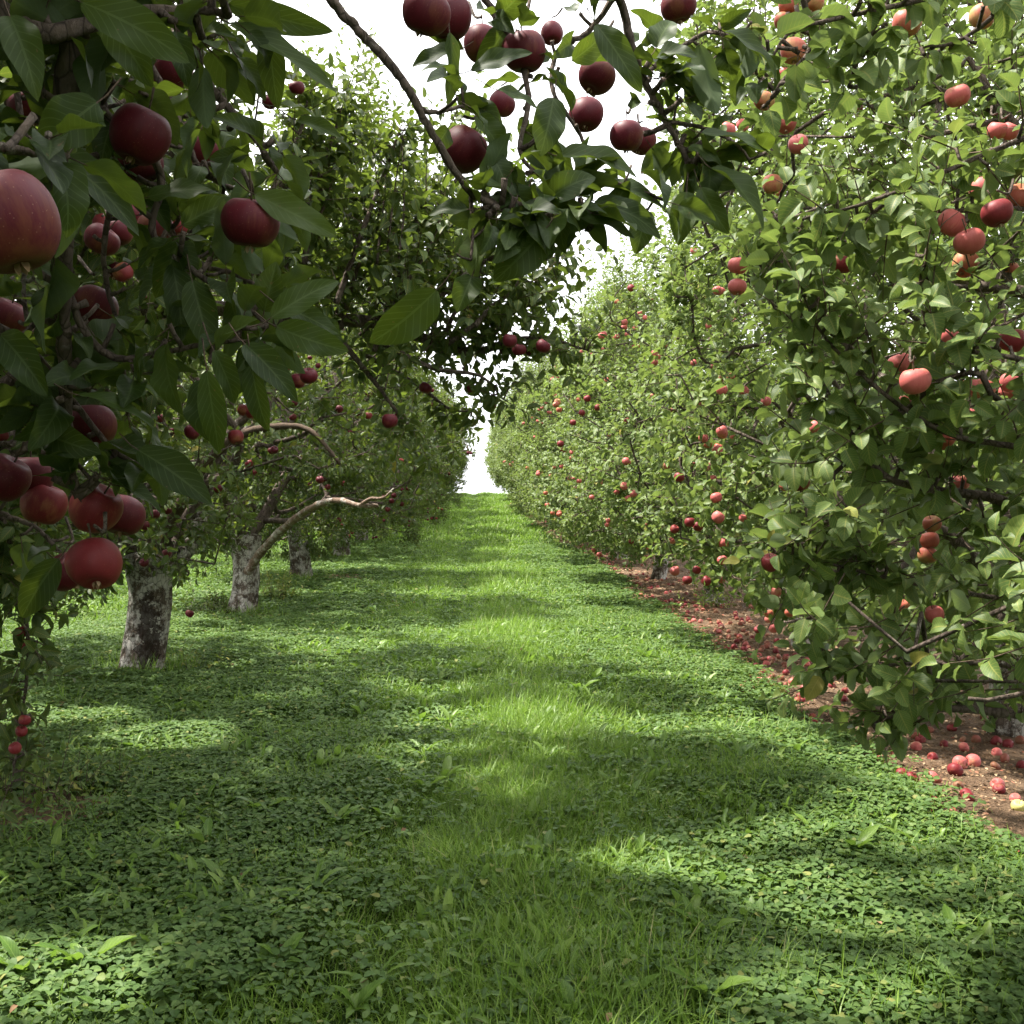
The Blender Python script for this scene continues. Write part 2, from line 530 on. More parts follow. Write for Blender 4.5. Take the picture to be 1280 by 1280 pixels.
def add_shoot_tubes(acc, P, r0, r1, mat=0):
    """P (k, m, 3): many thin three-sided twigs at once"""
    k, m, _ = P.shape
    if not k:
        return
    tan = nrm(P[:, -1] - P[:, 0])
    ref = np.where(np.abs(tan[:, 2:3]) < 0.8, np.array([[0, 0, 1.0]]), np.array([[1.0, 0, 0]]))
    u = nrm(np.cross(tan, ref))
    w = np.cross(tan, u)
    a = np.array([0, 2.094, 4.189])
    rr = np.linspace(1, 0, m)
    r = r1 + (np.asarray(r0)[:, None] - r1) * rr[None] if np.ndim(r0) else r1 + (r0 - r1) * np.tile(rr, (k, 1))
    v = P[:, :, None, :] + r[:, :, None, None] * (np.cos(a)[None, None, :, None] * u[:, None, None, :] + np.sin(a)[None, None, :, None] * w[:, None, None, :])
    i = np.arange(m - 1)[:, None] * 3
    j = np.arange(3)[None]
    q = np.stack([i + j, i + (j + 1) % 3, i + 3 + (j + 1) % 3, i + 3 + j], -1).reshape(-1)
    loops = (q[None] + (np.arange(k) * m * 3)[:, None]).ravel()
    acc.add(v.reshape(-1, 3), loops, np.full(len(loops) // 4, 4), None, mat)


def spline(pts, n):
    """Catmull-Rom through pts, n samples"""
    p = np.asarray(pts, dtype=float)
    p = np.vstack([2 * p[0] - p[1], p, 2 * p[-1] - p[-2]])
    seg = len(p) - 3
    out = []
    for t in np.linspace(0, seg - 1e-6, n):
        i = int(t)
        f = t - i
        a, b, c, d = p[i], p[i + 1], p[i + 2], p[i + 3]
        out.append(0.5 * (2 * b + (c - a) * f + (2 * a - 5 * b + 4 * c - d) * f * f + (3 * b - a - 3 * c + d) * f ** 3))
    return np.array(out)


UP = np.array([0, 0, 1.0])
SUN = nrm(np.array([-0.45, 0.12, 0.885]))

def no_gap_right(p):
    ok = np.ones(len(p), bool)
    for x, y, z, r in GAPS_R:
        q = p - np.array([x, y, z])
        t = q @ SUN
        ok &= (np.linalg.norm(q - t[:, None] * SUN, axis=1) > r) | (t > 3.2)
    return ok


def hem(p):
    """lower edge of the right foliage above the bare soil"""
    px, py, z = project(p)
    return ~((py > np.interp(px, [700, 760, 800, 880, 900, 960, 1000, 1050, 1075, 1090], [672, 686, 702, 722, 738, 768, 804, 858, 930, 1200])) & (px < 1090) & (z > 0))


# openings in the crowns through which the sun reaches the lane
GAPS = []
for _px, _py, _r in ((60, 1240, .26), (150, 1255, .18), (230, 930, .34), (120, 905, .28), (430, 815, .5), (625, 795, .95), (590, 900, .38), (560, 745, .6), (700, 900, .3), (690, 985, .42), (960, 940, .65), (1020, 900, .5), (800, 1010, .3), (520, 870, .3), (1010, 1140, .25), (840, 1100, .25)):
    GAPS.append((*ground_at(_px, _py), _r))


GAPS_R = [(*ground_at(_px, _py), _r) for _px, _py, _r in ((1215, 980, .34), (1150, 965, .26), (1270, 1000, .3), (960, 845, .28), (1000, 880, .22), (1040, 860, .22), (860, 765, .45))]


def no_gap(p):
    ok = np.ones(len(p), bool)
    for x, y, z, r in GAPS:
        q = p - np.array([x, y, z])
        t = q @ SUN
        ok &= np.linalg.norm(q - t[:, None] * SUN, axis=1) > r
    return ok




GF, GRt = 'apples on the dark foreground boughs', 'apples on the front right tree'
# px, py, width in px, colour, label
FRONT = [
    (5, 278, 136, 'dark', 'huge dark red apple cut by the left edge, closest of all'),
    (175, 168, 78, 'dark', 'large dark red apple below the upper left leaves'),
    (172, 203, 62, 'dark', 'shadowed apple peeping out under the large upper left apple'),
    (313, 278, 77, 'dark', 'large round dark red apple hanging alone at the right rim of the dark boughs'),
    (214, 88, 54, 'dark', 'tilted half hidden apple with bright right cheek high on the left'),
    (36, 132, 52, 'dark', 'dull red apple behind a broad leaf near the left edge, high up'),
    (113, 115, 40, 'dark', 'very dark apple deep between leaves at upper left'),
    (254, 188, 46, 'dark', 'apple hidden by leaf stalks between the two large round left apples'),
    (128, 300, 44, 'dark', 'left apple of the three clustered beside the huge apple'),
    (148, 290, 38, 'dark', 'middle apple of the three clustered beside the huge apple'),
    (160, 268, 34, 'dark', 'upper apple of the three clustered beside the huge apple'),
    (194, 284, 44, 'dark', 'apple behind thin stems right of the three clustered apples'),
    (118, 384, 60, 'dark', 'round dark apple at half height, bright gap in the leaves beside it'),
    (10, 396, 54, 'dark', 'dark apple below the huge apple at the left edge'),
    (112, 532, 66, 'dark', 'shadowed tall apple under drooping leaves above the lowest cluster'),
    (6, 596, 64, 'dark', 'apple cut by the left edge beside the lowest cluster'),
    (38, 594, 58, 'dark', 'shadowed apple second from the left edge behind the lowest cluster'),
    (55, 630, 58, 'red', 'blotched apple on the left of the lowest cluster'),
    (120, 635, 66, 'red', 'bright red apple at the centre of the lowest cluster'),
    (154, 645, 56, 'dark', 'apple half hidden on the right of the lowest cluster'),
    (118, 704, 70, 'red', 'lowest red apple of the foreground cluster'),
    (82, 715, 54, 'dark', 'shadowed apple tucked behind the lowest red apple'),
    (533, 16, 62, 'dark', 'left apple of the pair cut by the top edge above the bare branch'),
    (562, 22, 58, 'dark', 'right apple of the pair cut by the top edge above the bare branch'),
    (602, 54, 48, 'dark', 'apple left of the broad leaf in the top centre boughs'),
    (655, 64, 58, 'dark', 'large shadowed apple behind the leaf in the top centre boughs'),
    (690, 42, 30, 'dark', 'small apple peeping between leaves at top centre'),
    (627, 130, 34, 'dark', 'dark apple hidden beneath the top centre leaves'),
    (580, 187, 61, 'dark', 'red apple crossed by the slanting bare branch'),
    (746, 95, 50, 'dark', 'upper apple of the pair left of the second dark branch'),
    (733, 143, 44, 'dark', 'lower apple of the pair left of the second dark branch'),
    (783, 170, 44, 'dark', 'left apple of the touching twins beside the second dark branch'),
    (803, 176, 36, 'dark', 'right apple of the touching twins beside the second dark branch'),
    (848, 8, 46, 'dark', 'dark apple cut by the top edge right of the second dark branch'),
]
RIGHT = [
    (986, 6, 26, 'streaked', 'orange apple at the top edge among round leaves'),
    (978, 26, 22, 'streaked', 'small orange apple just below the top edge among round leaves'),
    (1016, 4, 28, 'streaked', 'pale orange apple cut by the top edge'),
    (992, 64, 34, 'streaked', 'orange red apple hanging below the top right leaves'),
    (955, 126, 26, 'streaked', 'greenish red apple on a dangling twig against the sky'),
    (1134, 28, 38, 'streaked', 'shaded yellowish apple behind leaves at top right'),
    (1228, 20, 32, 'streaked', 'shaded russet apple hanging from the top right edge'),
    (1247, 163, 26, 'blush', 'left apple of the pair at the upper right edge'),
    (1262, 164, 24, 'blush', 'right apple of the pair at the upper right edge'),
    (1227, 236, 30, 'blush', 'bright apple behind a leaf, top of the five-apple cluster'),
    (1246, 266, 40, 'red', 'deep red apple in the middle of the five-apple cluster'),
    (1275, 246, 36, 'streaked', 'apple at the right edge of the five-apple cluster'),
    (1189, 279, 37, 'blush', 'pink round apple, leftmost of the five-apple cluster'),
    (1211, 302, 38, 'blush', 'pink apple showing its dimple below the five-apple cluster'),
    (1207, 330, 34, 'streaked', 'shaded apple under the pink dimpled apple'),
    (1265, 425, 33, 'red', 'red apple alone near the right edge at mid height'),
    (1125, 455, 32, 'blush', 'upper pink apple of the bright pair at mid right'),
    (1144, 476, 40, 'blush', 'lower large pink apple of the bright pair at mid right'),
    (1187, 420, 24, 'blush', 'small pink apple behind leaves above the bright pair'),
    (1228, 487, 32, 'streaked', 'orange apple shaded by the big folded leaf'),
    (1213, 484, 26, 'blush', 'pink apple half hidden behind the big folded leaf'),
    (1130, 504, 18, 'streaked', 'small shaded apple under the bright pink pair'),
    (1211, 522, 18, 'blush', 'small pink apple below the big folded leaf'),
    (1262, 478, 18, 'blush', 'sliver of pink apple at right behind the leaves'),
    (1165, 655, 24, 'streaked', 'upper apple of the vertical three inside the right foliage'),
    (1162, 675, 21, 'streaked', 'middle apple of the vertical three inside the right foliage'),
    (1160, 694, 20, 'streaked', 'lower apple of the vertical three inside the right foliage'),
    (1180, 548, 30, 'streaked', 'shaded green and red apple in the dark gap at mid right'),
    (1266, 556, 20, 'blush', 'pink apple tip at the right edge above the brown limb'),
    (1200, 603, 16, 'blush', 'small pink apple by the brown limb'),
    (1000, 604, 15, 'red', 'small red apple on the outer face of the front right tree'),
    (963, 703, 14, 'red', 'small bright red apple low on the front right tree'),
    (1168, 768, 12, 'blush', 'thin sliver of pink apple low in the right foliage'),
]
MID = [
    (637, 426, 19, 'dark', 'top apple of the hanging bunch over the lane'), (632, 437, 17, 'dark', 'lower left apple of the hanging bunch over the lane'),
    (649, 437, 18, 'dark', 'middle apple of the hanging bunch over the lane'), (664, 438, 17, 'dark', 'second apple from the right of the bunch over the lane'),
    (679, 433, 19, 'dark', 'rightmost apple of the hanging bunch over the lane'), (532, 485, 17, 'dark', 'red apple alone under the dark left crown beside the lane'),
    (487, 526, 20, 'dark', 'left apple of the dark pair under the left crown'), (499, 523, 17, 'dark', 'right apple of the dark pair under the left crown'),
    (613, 507, 15, 'dark', 'apple hanging lowest at the lane edge of the left crown'), (587, 485, 15, 'dark', 'apple behind the lowest leaves at the lane edge of the left crown'),
    (176, 374, 18, 'red', 'small red apple seen in the bright gap at left'), (295, 546, 20, 'red', 'red apple hanging below the bright backlit leaves'),
    (373, 425, 22, 'dark', 'upper apple beside the last dark leaves on the left'), (386, 470, 24, 'dark', 'large apple of the group below the dark left leaves'),
    (372, 476, 20, 'dark', 'second apple of the group below the dark left leaves'), (360, 455, 18, 'red', 'apple left of the group below the dark left leaves'),
    (240, 540, 20, 'dark', 'apple in shade above the nearest pale trunk'), (304, 513, 15, 'red', 'upper apple near the dark arched limb'), (314, 517, 14, 'red', 'lower apple near the dark arched limb'),
    (8, 712, 19, 'red', 'small apple at the left edge beside the lowest cluster'), (27, 790, 17, 'red', 'upper apple of the pair on the thin branch at the left edge'),
    (33, 805, 17, 'red', 'lower apple of the pair on the thin branch at the left edge'), (31, 900, 16, 'red', 'top apple of the three low on the thin left branch'),
    (27, 914, 15, 'red', 'middle apple of the three low on the thin left branch'), (19, 935, 16, 'red', 'lowest apple of the three on the thin left branch'),
    (237, 767, 11, 'dark', 'dark apple dangling low right of the nearest trunk'),
]


def apple_place(lst, px, w):
    """distance and true diameter of a listed apple"""
    if lst is FRONT:
        return 0.080 * F / w, 0.080
    if lst is RIGHT:
        d = 0.074 * F / w
        d = min(max(d, 2.2), 3.0) if w >= 22 else min(0.066 * F / w, 3.05)
        return d, max(0.055, w * d / F) if w < 22 else w * d / F
    if w == 11:
        return 9.0, 0.07
    d = min(0.074 * F / w, 6.0) if px > 150 else 4.45
    return d, w * d / F


CLEAR = np.array([(px, py, (0.3 if any(k in lab for k in ('hidden', 'behind', 'deep', 'sliver', 'peeping')) else 0.56) * w, apple_place(l, px, w)[0]) for l in (FRONT, RIGHT, MID) for px, py, w, c, lab in l])


def clear_of_apples(p):
    """leaves do not hang right in front of the apples one can see"""
    if not len(p):
        return np.ones(0, bool)
    px, py, z = project(p)
    hit = (np.hypot(px[:, None] - CLEAR[None, :, 0], py[:, None] - CLEAR[None, :, 1]) < CLEAR[None, :, 2]) & (z[:, None] < CLEAR[None, :, 3] + 0.02) & (z[:, None] > 0.1)
    return ~hit.any(1)


def shoots_with_leaves(acc, base, dirs, L, gap, leafL, ratio, tmpl, rg, bend=0.15, wave=0.0, keep=None, droop=(0.1, 0.75), tw=0.0018):
    """current-year shoots: thin twig + spirally set leaves (slot 0 leaf, slot 1 twig)"""
    k = len(base)
    t4 = np.linspace(0, 1, 4)
    bends = rg.normal(0, 0.12, (k, 3)) + UP * bend

    def pos(t, i):
        return base[i] + L[i][:, None] * (nrm(dirs)[i] * t[:, None] + bends[i] * (t ** 2)[:, None])
    P = base[:, None, :] + L[:, None, None] * (nrm(dirs)[:, None, :] * t4[None, :, None] + bends[:, None, :] * (t4 ** 2)[None, :, None])
    if keep is not None:
        ok = keep(P[:, 0]) & keep(P[:, 2]) & keep(P[:, 3])
        base, dirs, L, bends, P = base[ok], dirs[ok], L[ok], bends[ok], P[ok]
        k = len(base)
        if not k:
            return
    add_shoot_tubes(acc, P, 0.0022 + 0.002 * L, tw * 0.5, 1)
    cnt = np.maximum(4, (L / gap).astype(int) + rg.integers(-1, 3, k))
    i = np.repeat(np.arange(k), cnt)
    o = np.arange(len(i)) - np.repeat(np.cumsum(cnt) - cnt, cnt)
    t = (o + 0.6 + rg.uniform(-0.3, 0.3, len(i))) / cnt[i]
    t = np.clip(t, 0.02, 1.0)
    p = pos(t, i)
    s = nrm(nrm(dirs)[i] + 2 * bends[i] * t[:, None])
    ph = o * 2.4 + np.repeat(rg.uniform(0, 6.28, k), cnt) + rg.normal(0, 0.3, len(i))
    ref = np.where(np.abs(s[:, 2:3]) < 0.9, UP[None], np.array([[1.0, 0, 0]]))
    u = nrm(np.cross(s, ref))
    w = np.cross(s, u)
    rad = np.cos(ph)[:, None] * u + np.sin(ph)[:, None] * w
    fwdness = (0.35 + 0.75 * t ** 2)[:, None]
    d = nrm(rad * 0.9 + s * fwdness + rg.normal(0, 0.25, p.shape) + UP * 0.05)
    n = s * 0.7 + UP * 0.75 + rg.normal(0, 0.28, p.shape)
    n = n - d * np.sum(n * d, 1, keepdims=True)
    size = leafL * rg.uniform(0.62, 1.18, len(i)) * (1.05 - 0.45 * np.clip(t - 0.65, 0, 1) / 0.35) * (0.75 + 0.25 * np.clip(t / 0.25, 0, 1))
    p = p + d * 0.014
    if keep is not None:
        ok = clear_of_apples(p + d * size[:, None] * 0.5) & clear_of_apples(p + d * size[:, None] * 0.85) & clear_of_apples(p + d * size[:, None] * 0.2)
        p, d, n, size, i = p[ok], d[ok], n[ok], size[ok], i[ok]
    add_leaves(acc, tmpl, p, d, n, size, size * ratio * rg.uniform(0.85, 1.12, len(i)), rg.uniform(*droop, len(i)), rg.uniform(0.05, 0.42, len(i)),
               rg.normal(0, 0.06, len(i)), 0, wave, rg)


# ------------------------------------------------------------------ apple tree generator
def gen_tree(seed, trunk_h, trunk_r, rx, ry, zlo, zc, zhi, npts, leafL, ratio, tmpl, leaf_mat, gap=0.028, spread=1.0, nlimb=5, tall=0.28,
             shoot=(0.16, 0.42), per=2.3, keep=None, origin=(0, 0, 0), lean=(0.08, 0.0), droop_low=0.3, wave=0.0, tallL=(0.55, 1.0)):
    rg = np.random.default_rng(seed)
    origin = np.asarray(origin, dtype=float)
    lump = rg.normal(0, 1, (9, 3))

    def env(dirn):
        a = np.zeros(len(dirn))
        for q in lump:
            a += np.sin(3.1 * (dirn @ q) + q[0] * 7)
        return 1 + 0.075 * a
    # --- crown points, denser towards the outside
    pts = []
    while sum(map(len, pts)) < npts:
        q = rg.uniform(-1, 1, (npts * 3, 3))
        r = np.linalg.norm(q, axis=1)
        lim = env(nrm(q))
        ok = (r < lim) & (rg.uniform(0, 1, len(r)) < np.clip((r / lim), 0, 1) ** 1.6)
        q = q[ok]
        z = np.where(q[:, 2] > 0, zc + q[:, 2] * (zhi - zc), zc + q[:, 2] * (zc - zlo))
        pts.append(np.stack([q[:, 0] * rx, q[:, 1] * ry, z], 1))
    pts = np.concatenate(pts)[:npts]
    if keep is not None:
        pts = pts[keep(pts + origin)]
    # --- trunk and scaffold limbs
    nt_ = 7
    tz = np.linspace(-0.12, trunk_h, nt_)
    trunk = np.stack([lean[0] * tz + 0.02 * np.sin(tz * 5 + seed), lean[1] * tz + 0.02 * np.cos(tz * 4 + seed), tz], 1)
    nodes, parent, limb_of = [trunk[-1]], [-1], [-1]
    for l in range(nlimb):
        az = 2 * math.pi * (l + rg.uniform(-0.25, 0.25)) / nlimb + seed
        rise = rg.uniform(0.35, 0.75) if l else 0.95
        out = rg.uniform(0.6, 0.78) * spread if l else 0.2
        pr, start = 0, trunk[-1] - np.array([0, 0, 0.02])
        m = 9
        wob = rg.normal(0, 0.05, (m + 1, 3))
        for i in range(1, m + 1):
            t = i / m
            rr = out * t ** 0.9
            p = start + np.array([math.cos(az) * rx * rr, math.sin(az) * ry * rr, (zhi - trunk_h) * rise * t ** (1.15 if l else 1)]) + wob[i] * min(1, t * 3)
            nodes.append(p)
            parent.append(pr)
            limb_of.append(l)
            pr = len(nodes) - 1
    ns = len(nodes)
    nodes = list(nodes)
    X = np.array(nodes)
    # --- greedy growth: every crown point joins the branch that reaches it most directly
    rem = pts.copy()
    plen = np.linalg.norm(X - X[0], axis=1)
    D = np.linalg.norm(rem[:, None] - X[None, 1:], axis=2) + 0.3 * plen[None, 1:]
    best = np.argmin(D, 1) + 1
    bd = D[np.arange(len(rem)), best - 1]
    alive = np.ones(len(rem), bool)
    for _ in range(len(rem)):
        j = int(np.argmin(np.where(alive, bd, 1e9)))
        alive[j] = False
        pi = int(best[j])
        seg = np.linalg.norm(rem[j] - nodes[pi])
        nodes.append(rem[j])
        parent.append(pi)
        limb_of.append(limb_of[pi])
        pl = (plen[pi] if pi < len(plen) else 0) + seg
        plen = np.append(plen, pl)
        nd = np.linalg.norm(rem - rem[j], axis=1) + 0.3 * pl
        up = nd < bd
        best[up] = len(nodes) - 1
        bd[up] = nd[up]
    X = np.array(nodes)
    nn = len(X)
    ch = [[] for _ in range(nn)]
    for i in range(1, nn):
        ch[parent[i]].append(i)
    area = np.full(nn, 0.0045 ** 2.3)
    order = sorted(range(1, nn), key=lambda i: -plen[i])
    for i in order:
        if parent[i] >= 0:
            area[parent[i]] += area[i]
    rad = area ** (1 / 2.3)
    top = max(rad[i] for i in ch[0])
    sc = min(1.6, trunk_r * 0.55 / top)
    rad = np.maximum(rad * np.where(rad > 0.012, sc, 1), 0.004)
    limbs = [Acc() for _ in range(nlimb)]
    done = set()
    for i in order[::-1]:
        if i in done:
            continue
        c = [parent[i], i]
        done.add(i)
        while True:
            nx = [j for j in ch[c[-1]] if j not in done]
            if not nx:
                break
            j = max(nx, key=lambda q: area[q])
            c.append(j)
            done.add(j)
        if keep is not None:
            okc = keep(X[c] + origin)
            if not okc.all():
                c = c[:int(np.argmin(okc))]
            if len(c) < 2:
                continue
        P, Rd = X[c], rad[c].copy()
        Rd[0] = min(rad[c[0]], Rd[1] * 1.15)
        if len(P) > 2 and Rd[1] > 0.012:
            nP = spline(P, len(P) * 3)
            Rd = np.interp(np.linspace(0, 1, len(nP)), np.linspace(0, 1, len(P)), Rd)
            P = nP + rg.normal(0, 0.006, nP.shape)
        add_tube(limbs[limb_of[i]], P, Rd, 8 if Rd[1 if len(Rd) > 1 else 0] > 0.03 else 5 if Rd[1] > 0.01 else 4, 0, True, 0.06, rg)
    # --- trunk: fluted, flared, knobbly
    tk = Acc()
    TP = spline(trunk, 26)
    a = np.linspace(0, 2 * np.pi, 28, endpoint=False)
    rings = []
    for p in TP:
        h = (p[2] + 0.12) / (trunk_h + 0.12)
        r = trunk_r * (1 + 0.42 * math.exp(-h * 7) + 0.22 * max(0, h - 0.72) * 3)
        ph = a + seed
        rr = r * (1 + 0.07 * np.sin(3 * ph + 1.5 * h) + 0.05 * np.sin(5 * ph - 3 * h + seed) + 0.03 * np.sin(9 * ph + 4 * h)
                  + np.array([0.06 * noise.noise(Vector((math.cos(q) * 2.2, math.sin(q) * 2.2, p[2] * 4 + seed * 3))) for q in a]))
        rings.append(np.stack([p[0] + rr * np.cos(a), p[1] + rr * np.sin(a), np.full(28, p[2])], 1))
    tp = rings[-1].mean(0) + np.array([0, 0, trunk_r * 0.5])
    i = np.arange(25)[:, None] * 28
    j = np.arange(28)[None]
    q = np.stack([i + j, i + (j + 1) % 28, i + 28 + (j + 1) % 28, i + 28 + j], -1).reshape(-1)
    lastf = np.stack([25 * 28 + np.arange(28), 25 * 28 + (np.arange(28) + 1) % 28, np.full(28, 26 * 28)], 1).ravel()
    tk.add(np.vstack([np.concatenate(rings), tp[None]]), np.concatenate([q, lastf]), np.concatenate([np.full(len(q) // 4, 4), np.full(28, 3)]))
    # --- shoots and leaves
    cr = Acc()
    P = X[ns:]
    c0 = np.array([0, 0, zc])
    k = rg.poisson(per, len(P)) + 1
    B = np.repeat(P, k, 0) + rg.normal(0, 0.025, (k.sum(), 3))
    rel = (B - c0) / np.array([rx, ry, (zhi - zlo) / 2])
    rr = np.linalg.norm(rel, axis=1)
    outw = nrm(B - c0 * np.array([1, 1, 0.8]))
    low = B[:, 2:3] < zc - 0.2
    d = outw * 0.85 + UP * np.where(low, -droop_low, 0.55) + rg.normal(0, 0.55, B.shape)
    Ls = rg.uniform(*shoot, len(B))
    upper = (B[:, 2] > zc + (zhi - zc) * 0.42) & (rr > 0.6) & (rg.uniform(0, 1, len(B)) < tall)
    d[upper] = UP * 1.6 + outw[upper] * 0.28 + rg.normal(0, 0.16, (upper.sum(), 3))
    Ls[upper] = rg.uniform(*tallL, upper.sum())
    kp = None if keep is None else (lambda q: keep(q + origin))
    nu = ~upper
    shoots_with_leaves(cr, B[nu], d[nu], Ls[nu], gap, leafL, ratio, tmpl, rg, 0.1, wave, kp)
    shoots_with_leaves(cr, B[upper], d[upper], Ls[upper], gap * 1.12, leafL * 0.85, ratio * 0.9, tmpl, rg, 0.05, wave, kp)
    return dict(trunk=tk.mesh('trunk', [M['trunk']]), limbs=[l.mesh('limb', [M['limb']]) for l in limbs if l.n],
                crown=cr.mesh('crown', [leaf_mat, M['twig']]), pts=P, zc=zc, dims=(rx, ry))


def plant_tree(t, x, y, rz=0.0, s=1.0, label='', group=''):
    e = empty('apple_tree', (x, y, float(gz(x, y))), rz)
    e.scale = (s, s, s)
    tag(e, label, 'tree', group)
    link('trunk', t['trunk'], e)
    for l in t['limbs']:
        link('limb', l, e)
    link('crown', t['crown'], e)
    return e


def tree_points(t, e):
    c, s = math.cos(e.rotation_euler.z), math.sin(e.rotation_euler.z)
    p = t['pts'] * e.scale[0]
    return np.stack([p[:, 0] * c - p[:, 1] * s, p[:, 0] * s + p[:, 1] * c, p[:, 2]], 1) + np.array(e.location)


# ---- a single designed bough (tube) with its own foliage, as a part of a tree
def bough(tree, pts, r0, r1, seed, step=0.05, spur=(3, 6), leafL=0.085, ratio=0.5, tmpl=T_HI, mat=None, samples=40, name='branch', bark='limb',
          shootL=None, keep=None, start=0.0, wave=0.12, knobs=True, side_twigs=0):
    rg = np.random.default_rng(seed)
    org = np.array(tree.location)
    P = spline(pts, samples) + rg.normal(0, r1 * 0.22, (samples, 3))
    a = Acc()
    rad = np.linspace(r0, r1, samples) * (1 + 0.05 * rg.normal(0, 1, samples))
    add_tube(a, P, rad, 10, 0, True, 0.03, rg)
    seglen = np.linalg.norm(np.diff(P, axis=0), axis=1).sum()
    lf = Acc()
    ks = np.arange(start, 1.0, step / max(seglen, 0.01)) + 0.0
    spots = []
    for t in ks:
        f = min(t + rg.uniform(0, 0.3) * step / seglen, 0.999) * (samples - 1)
        i = int(f)
        p = P[i] * (1 - f + i) + P[i + 1] * (f - i)
        tan = nrm(P[i + 1] - P[i])
        o = rg.normal(0, 1, 3)
        o = nrm(o - tan * (o @ tan) + UP * 0.2)
        ln = rg.uniform(0.015, 0.05)
        if knobs:
            add_tube(a, np.array([p, p + o * ln * 0.6, p + o * ln + UP * 0.004]), np.array([0.005, 0.0042, 0.0045]) * min(1.2, r0 / 0.008), 6, 0, True, 0.1, rg)
        spots.append((p + o * ln, o, tan))
    ends = [(P[-1], nrm(P[-1] - P[-2]), nrm(P[-1] - P[-2]))]
    if spur:
        B, D, Nn, Ls = [], [], [], []
        for p, o, tan in spots + ends:
            for _ in range(rg.integers(*spur)):
                d = nrm(o * 0.6 + rg.normal(0, 0.75, 3) - UP * 0.22)
                n = UP * 0.8 + rg.normal(0, 0.45, 3) + o * 0.3
                B.append(p + d * rg.uniform(0.012, 0.03))
                D.append(d)
                Nn.append(n)
                Ls.append(leafL * rg.uniform(0.6, 1.2))
        B, D, Nn, Ls = map(np.array, (B, D, Nn, Ls))
        if keep is not None:
            ok = keep(B) & keep(B + D * Ls[:, None]) & keep(B + D * Ls[:, None] * 0.6)
            for f_ in (0.2, 0.5, 0.85):
                ok &= clear_of_apples(B + D * Ls[:, None] * f_ - UP * Ls[:, None] * f_ ** 2 * 0.25)
            B, D, Nn, Ls = B[ok], D[ok], Nn[ok], Ls[ok]
        add_leaves(lf, tmpl, B, D, Nn, Ls, Ls * ratio * rg.uniform(0.85, 1.15, len(Ls)), rg.uniform(0.15, 0.95, len(Ls)), rg.uniform(0.05, 0.4, len(Ls)),
                   rg.normal(0, 0.08, len(Ls)), 0, wave, rg)
        # leaf stalks
        st = np.stack([B - D * 0.022, B - D * 0.008, B + D * 0.004], 1)
        add_shoot_tubes(lf, st, 0.0009, 0.0009, 1)
    if shootL:
        Bs = np.array([p for p, o, tan in spots + ends])
        Ds = np.array([nrm(o * 0.8 + tan * 0.5 + UP * 0.15 + rg.normal(0, 0.3, 3)) for p, o, tan in spots + ends])
        shoots_with_leaves(lf, Bs, Ds, rg.uniform(*shootL, len(Bs)), 0.03, leafL, ratio, tmpl, rg, 0.0, wave, keep)
    b = link(name, a.mesh(name, [M[bark]], org), tree)
    if lf.n:
        link('foliage', lf.mesh('foliage', [mat or M['leaf_front'], M['twig']], org), b)
    return b, P


# ------------------------------------------------------------------ setting: ground
def grid_sheet(xs, ys, zf):
    XX, YY = np.meshgrid(xs, ys)
    Z = zf(XX, YY)
    v = np.stack([XX, YY, Z], -1).reshape(-1, 3)
    nx, ny = len(xs), len(ys)
    i = np.arange(ny - 1)[:, None] * nx
    j = np.arange(nx - 1)[None]
    q = np.stack([i + j, i + j + 1, i + nx + j + 1, i + nx + j], -1).reshape(-1)
    a = Acc()
    a.add(v, q, np.full(len(q) // 4, 4))
    return a


xs = np.concatenate([np.linspace(-400, -14, 22), np.arange(-13.5, 9, 0.12), np.linspace(9.5, 400, 22)])
ys = np.concatenate([np.linspace(-120, -3, 14), np.arange(-2.5, 20, 0.12), np.arange(20, 75, 0.4), np.linspace(77, 500, 20)])
g = link('ground', grid_sheet(xs, ys, lambda x, y: gz(x, y)).mesh('ground', [M['ground']]))
tag(g, kind='structure')


def soil_left(y):
    return 2.22 + 0.5 * (vnoise(y * 0 + 3.3, y, 1.6, 3) - 0.5) + 0.25 * (vnoise(y * 0 + 9.1, y, 0.45, 4) - 0.5) + 0.25 * np.clip((np.asarray(y) - 9) / 6, 0, 1) * np.clip((40 - np.asarray(y)) / 15, 0, 1) - 0.006 * np.clip(np.asarray(y) - 20, 0, 40)


ty = np.concatenate([np.arange(1.0, 20, 0.12), np.arange(20, 64, 0.4)])
u = np.linspace(0, 1, 26)
YY = np.repeat(ty[:, None], 26, 1)
XL = soil_left(ty)[:, None]
XX = XL + (4.9 - XL) * u[None]
edge = np.minimum(u, 1 - u)[None] * 26
ZZ = gz(XX, YY) + 0.018 * np.clip(edge, 0, 1) - 0.012 + 0.025 * (vnoise(XX, YY, 0.16, 5) - 0.3)
i = np.arange(len(ty) - 1)[:, None] * 26
j = np.arange(25)[None]
a = Acc()
q = np.stack([i + j, i + j + 1, i + 26 + j + 1, i + 26 + j], -1).reshape(-1)
a.add(np.stack([XX, YY, ZZ], -1).reshape(-1, 3), q, np.full(len(q) // 4, 4))
tag(link('path_of_bare_soil', a.mesh('bare_soil', [M['soil']])), kind='structure')


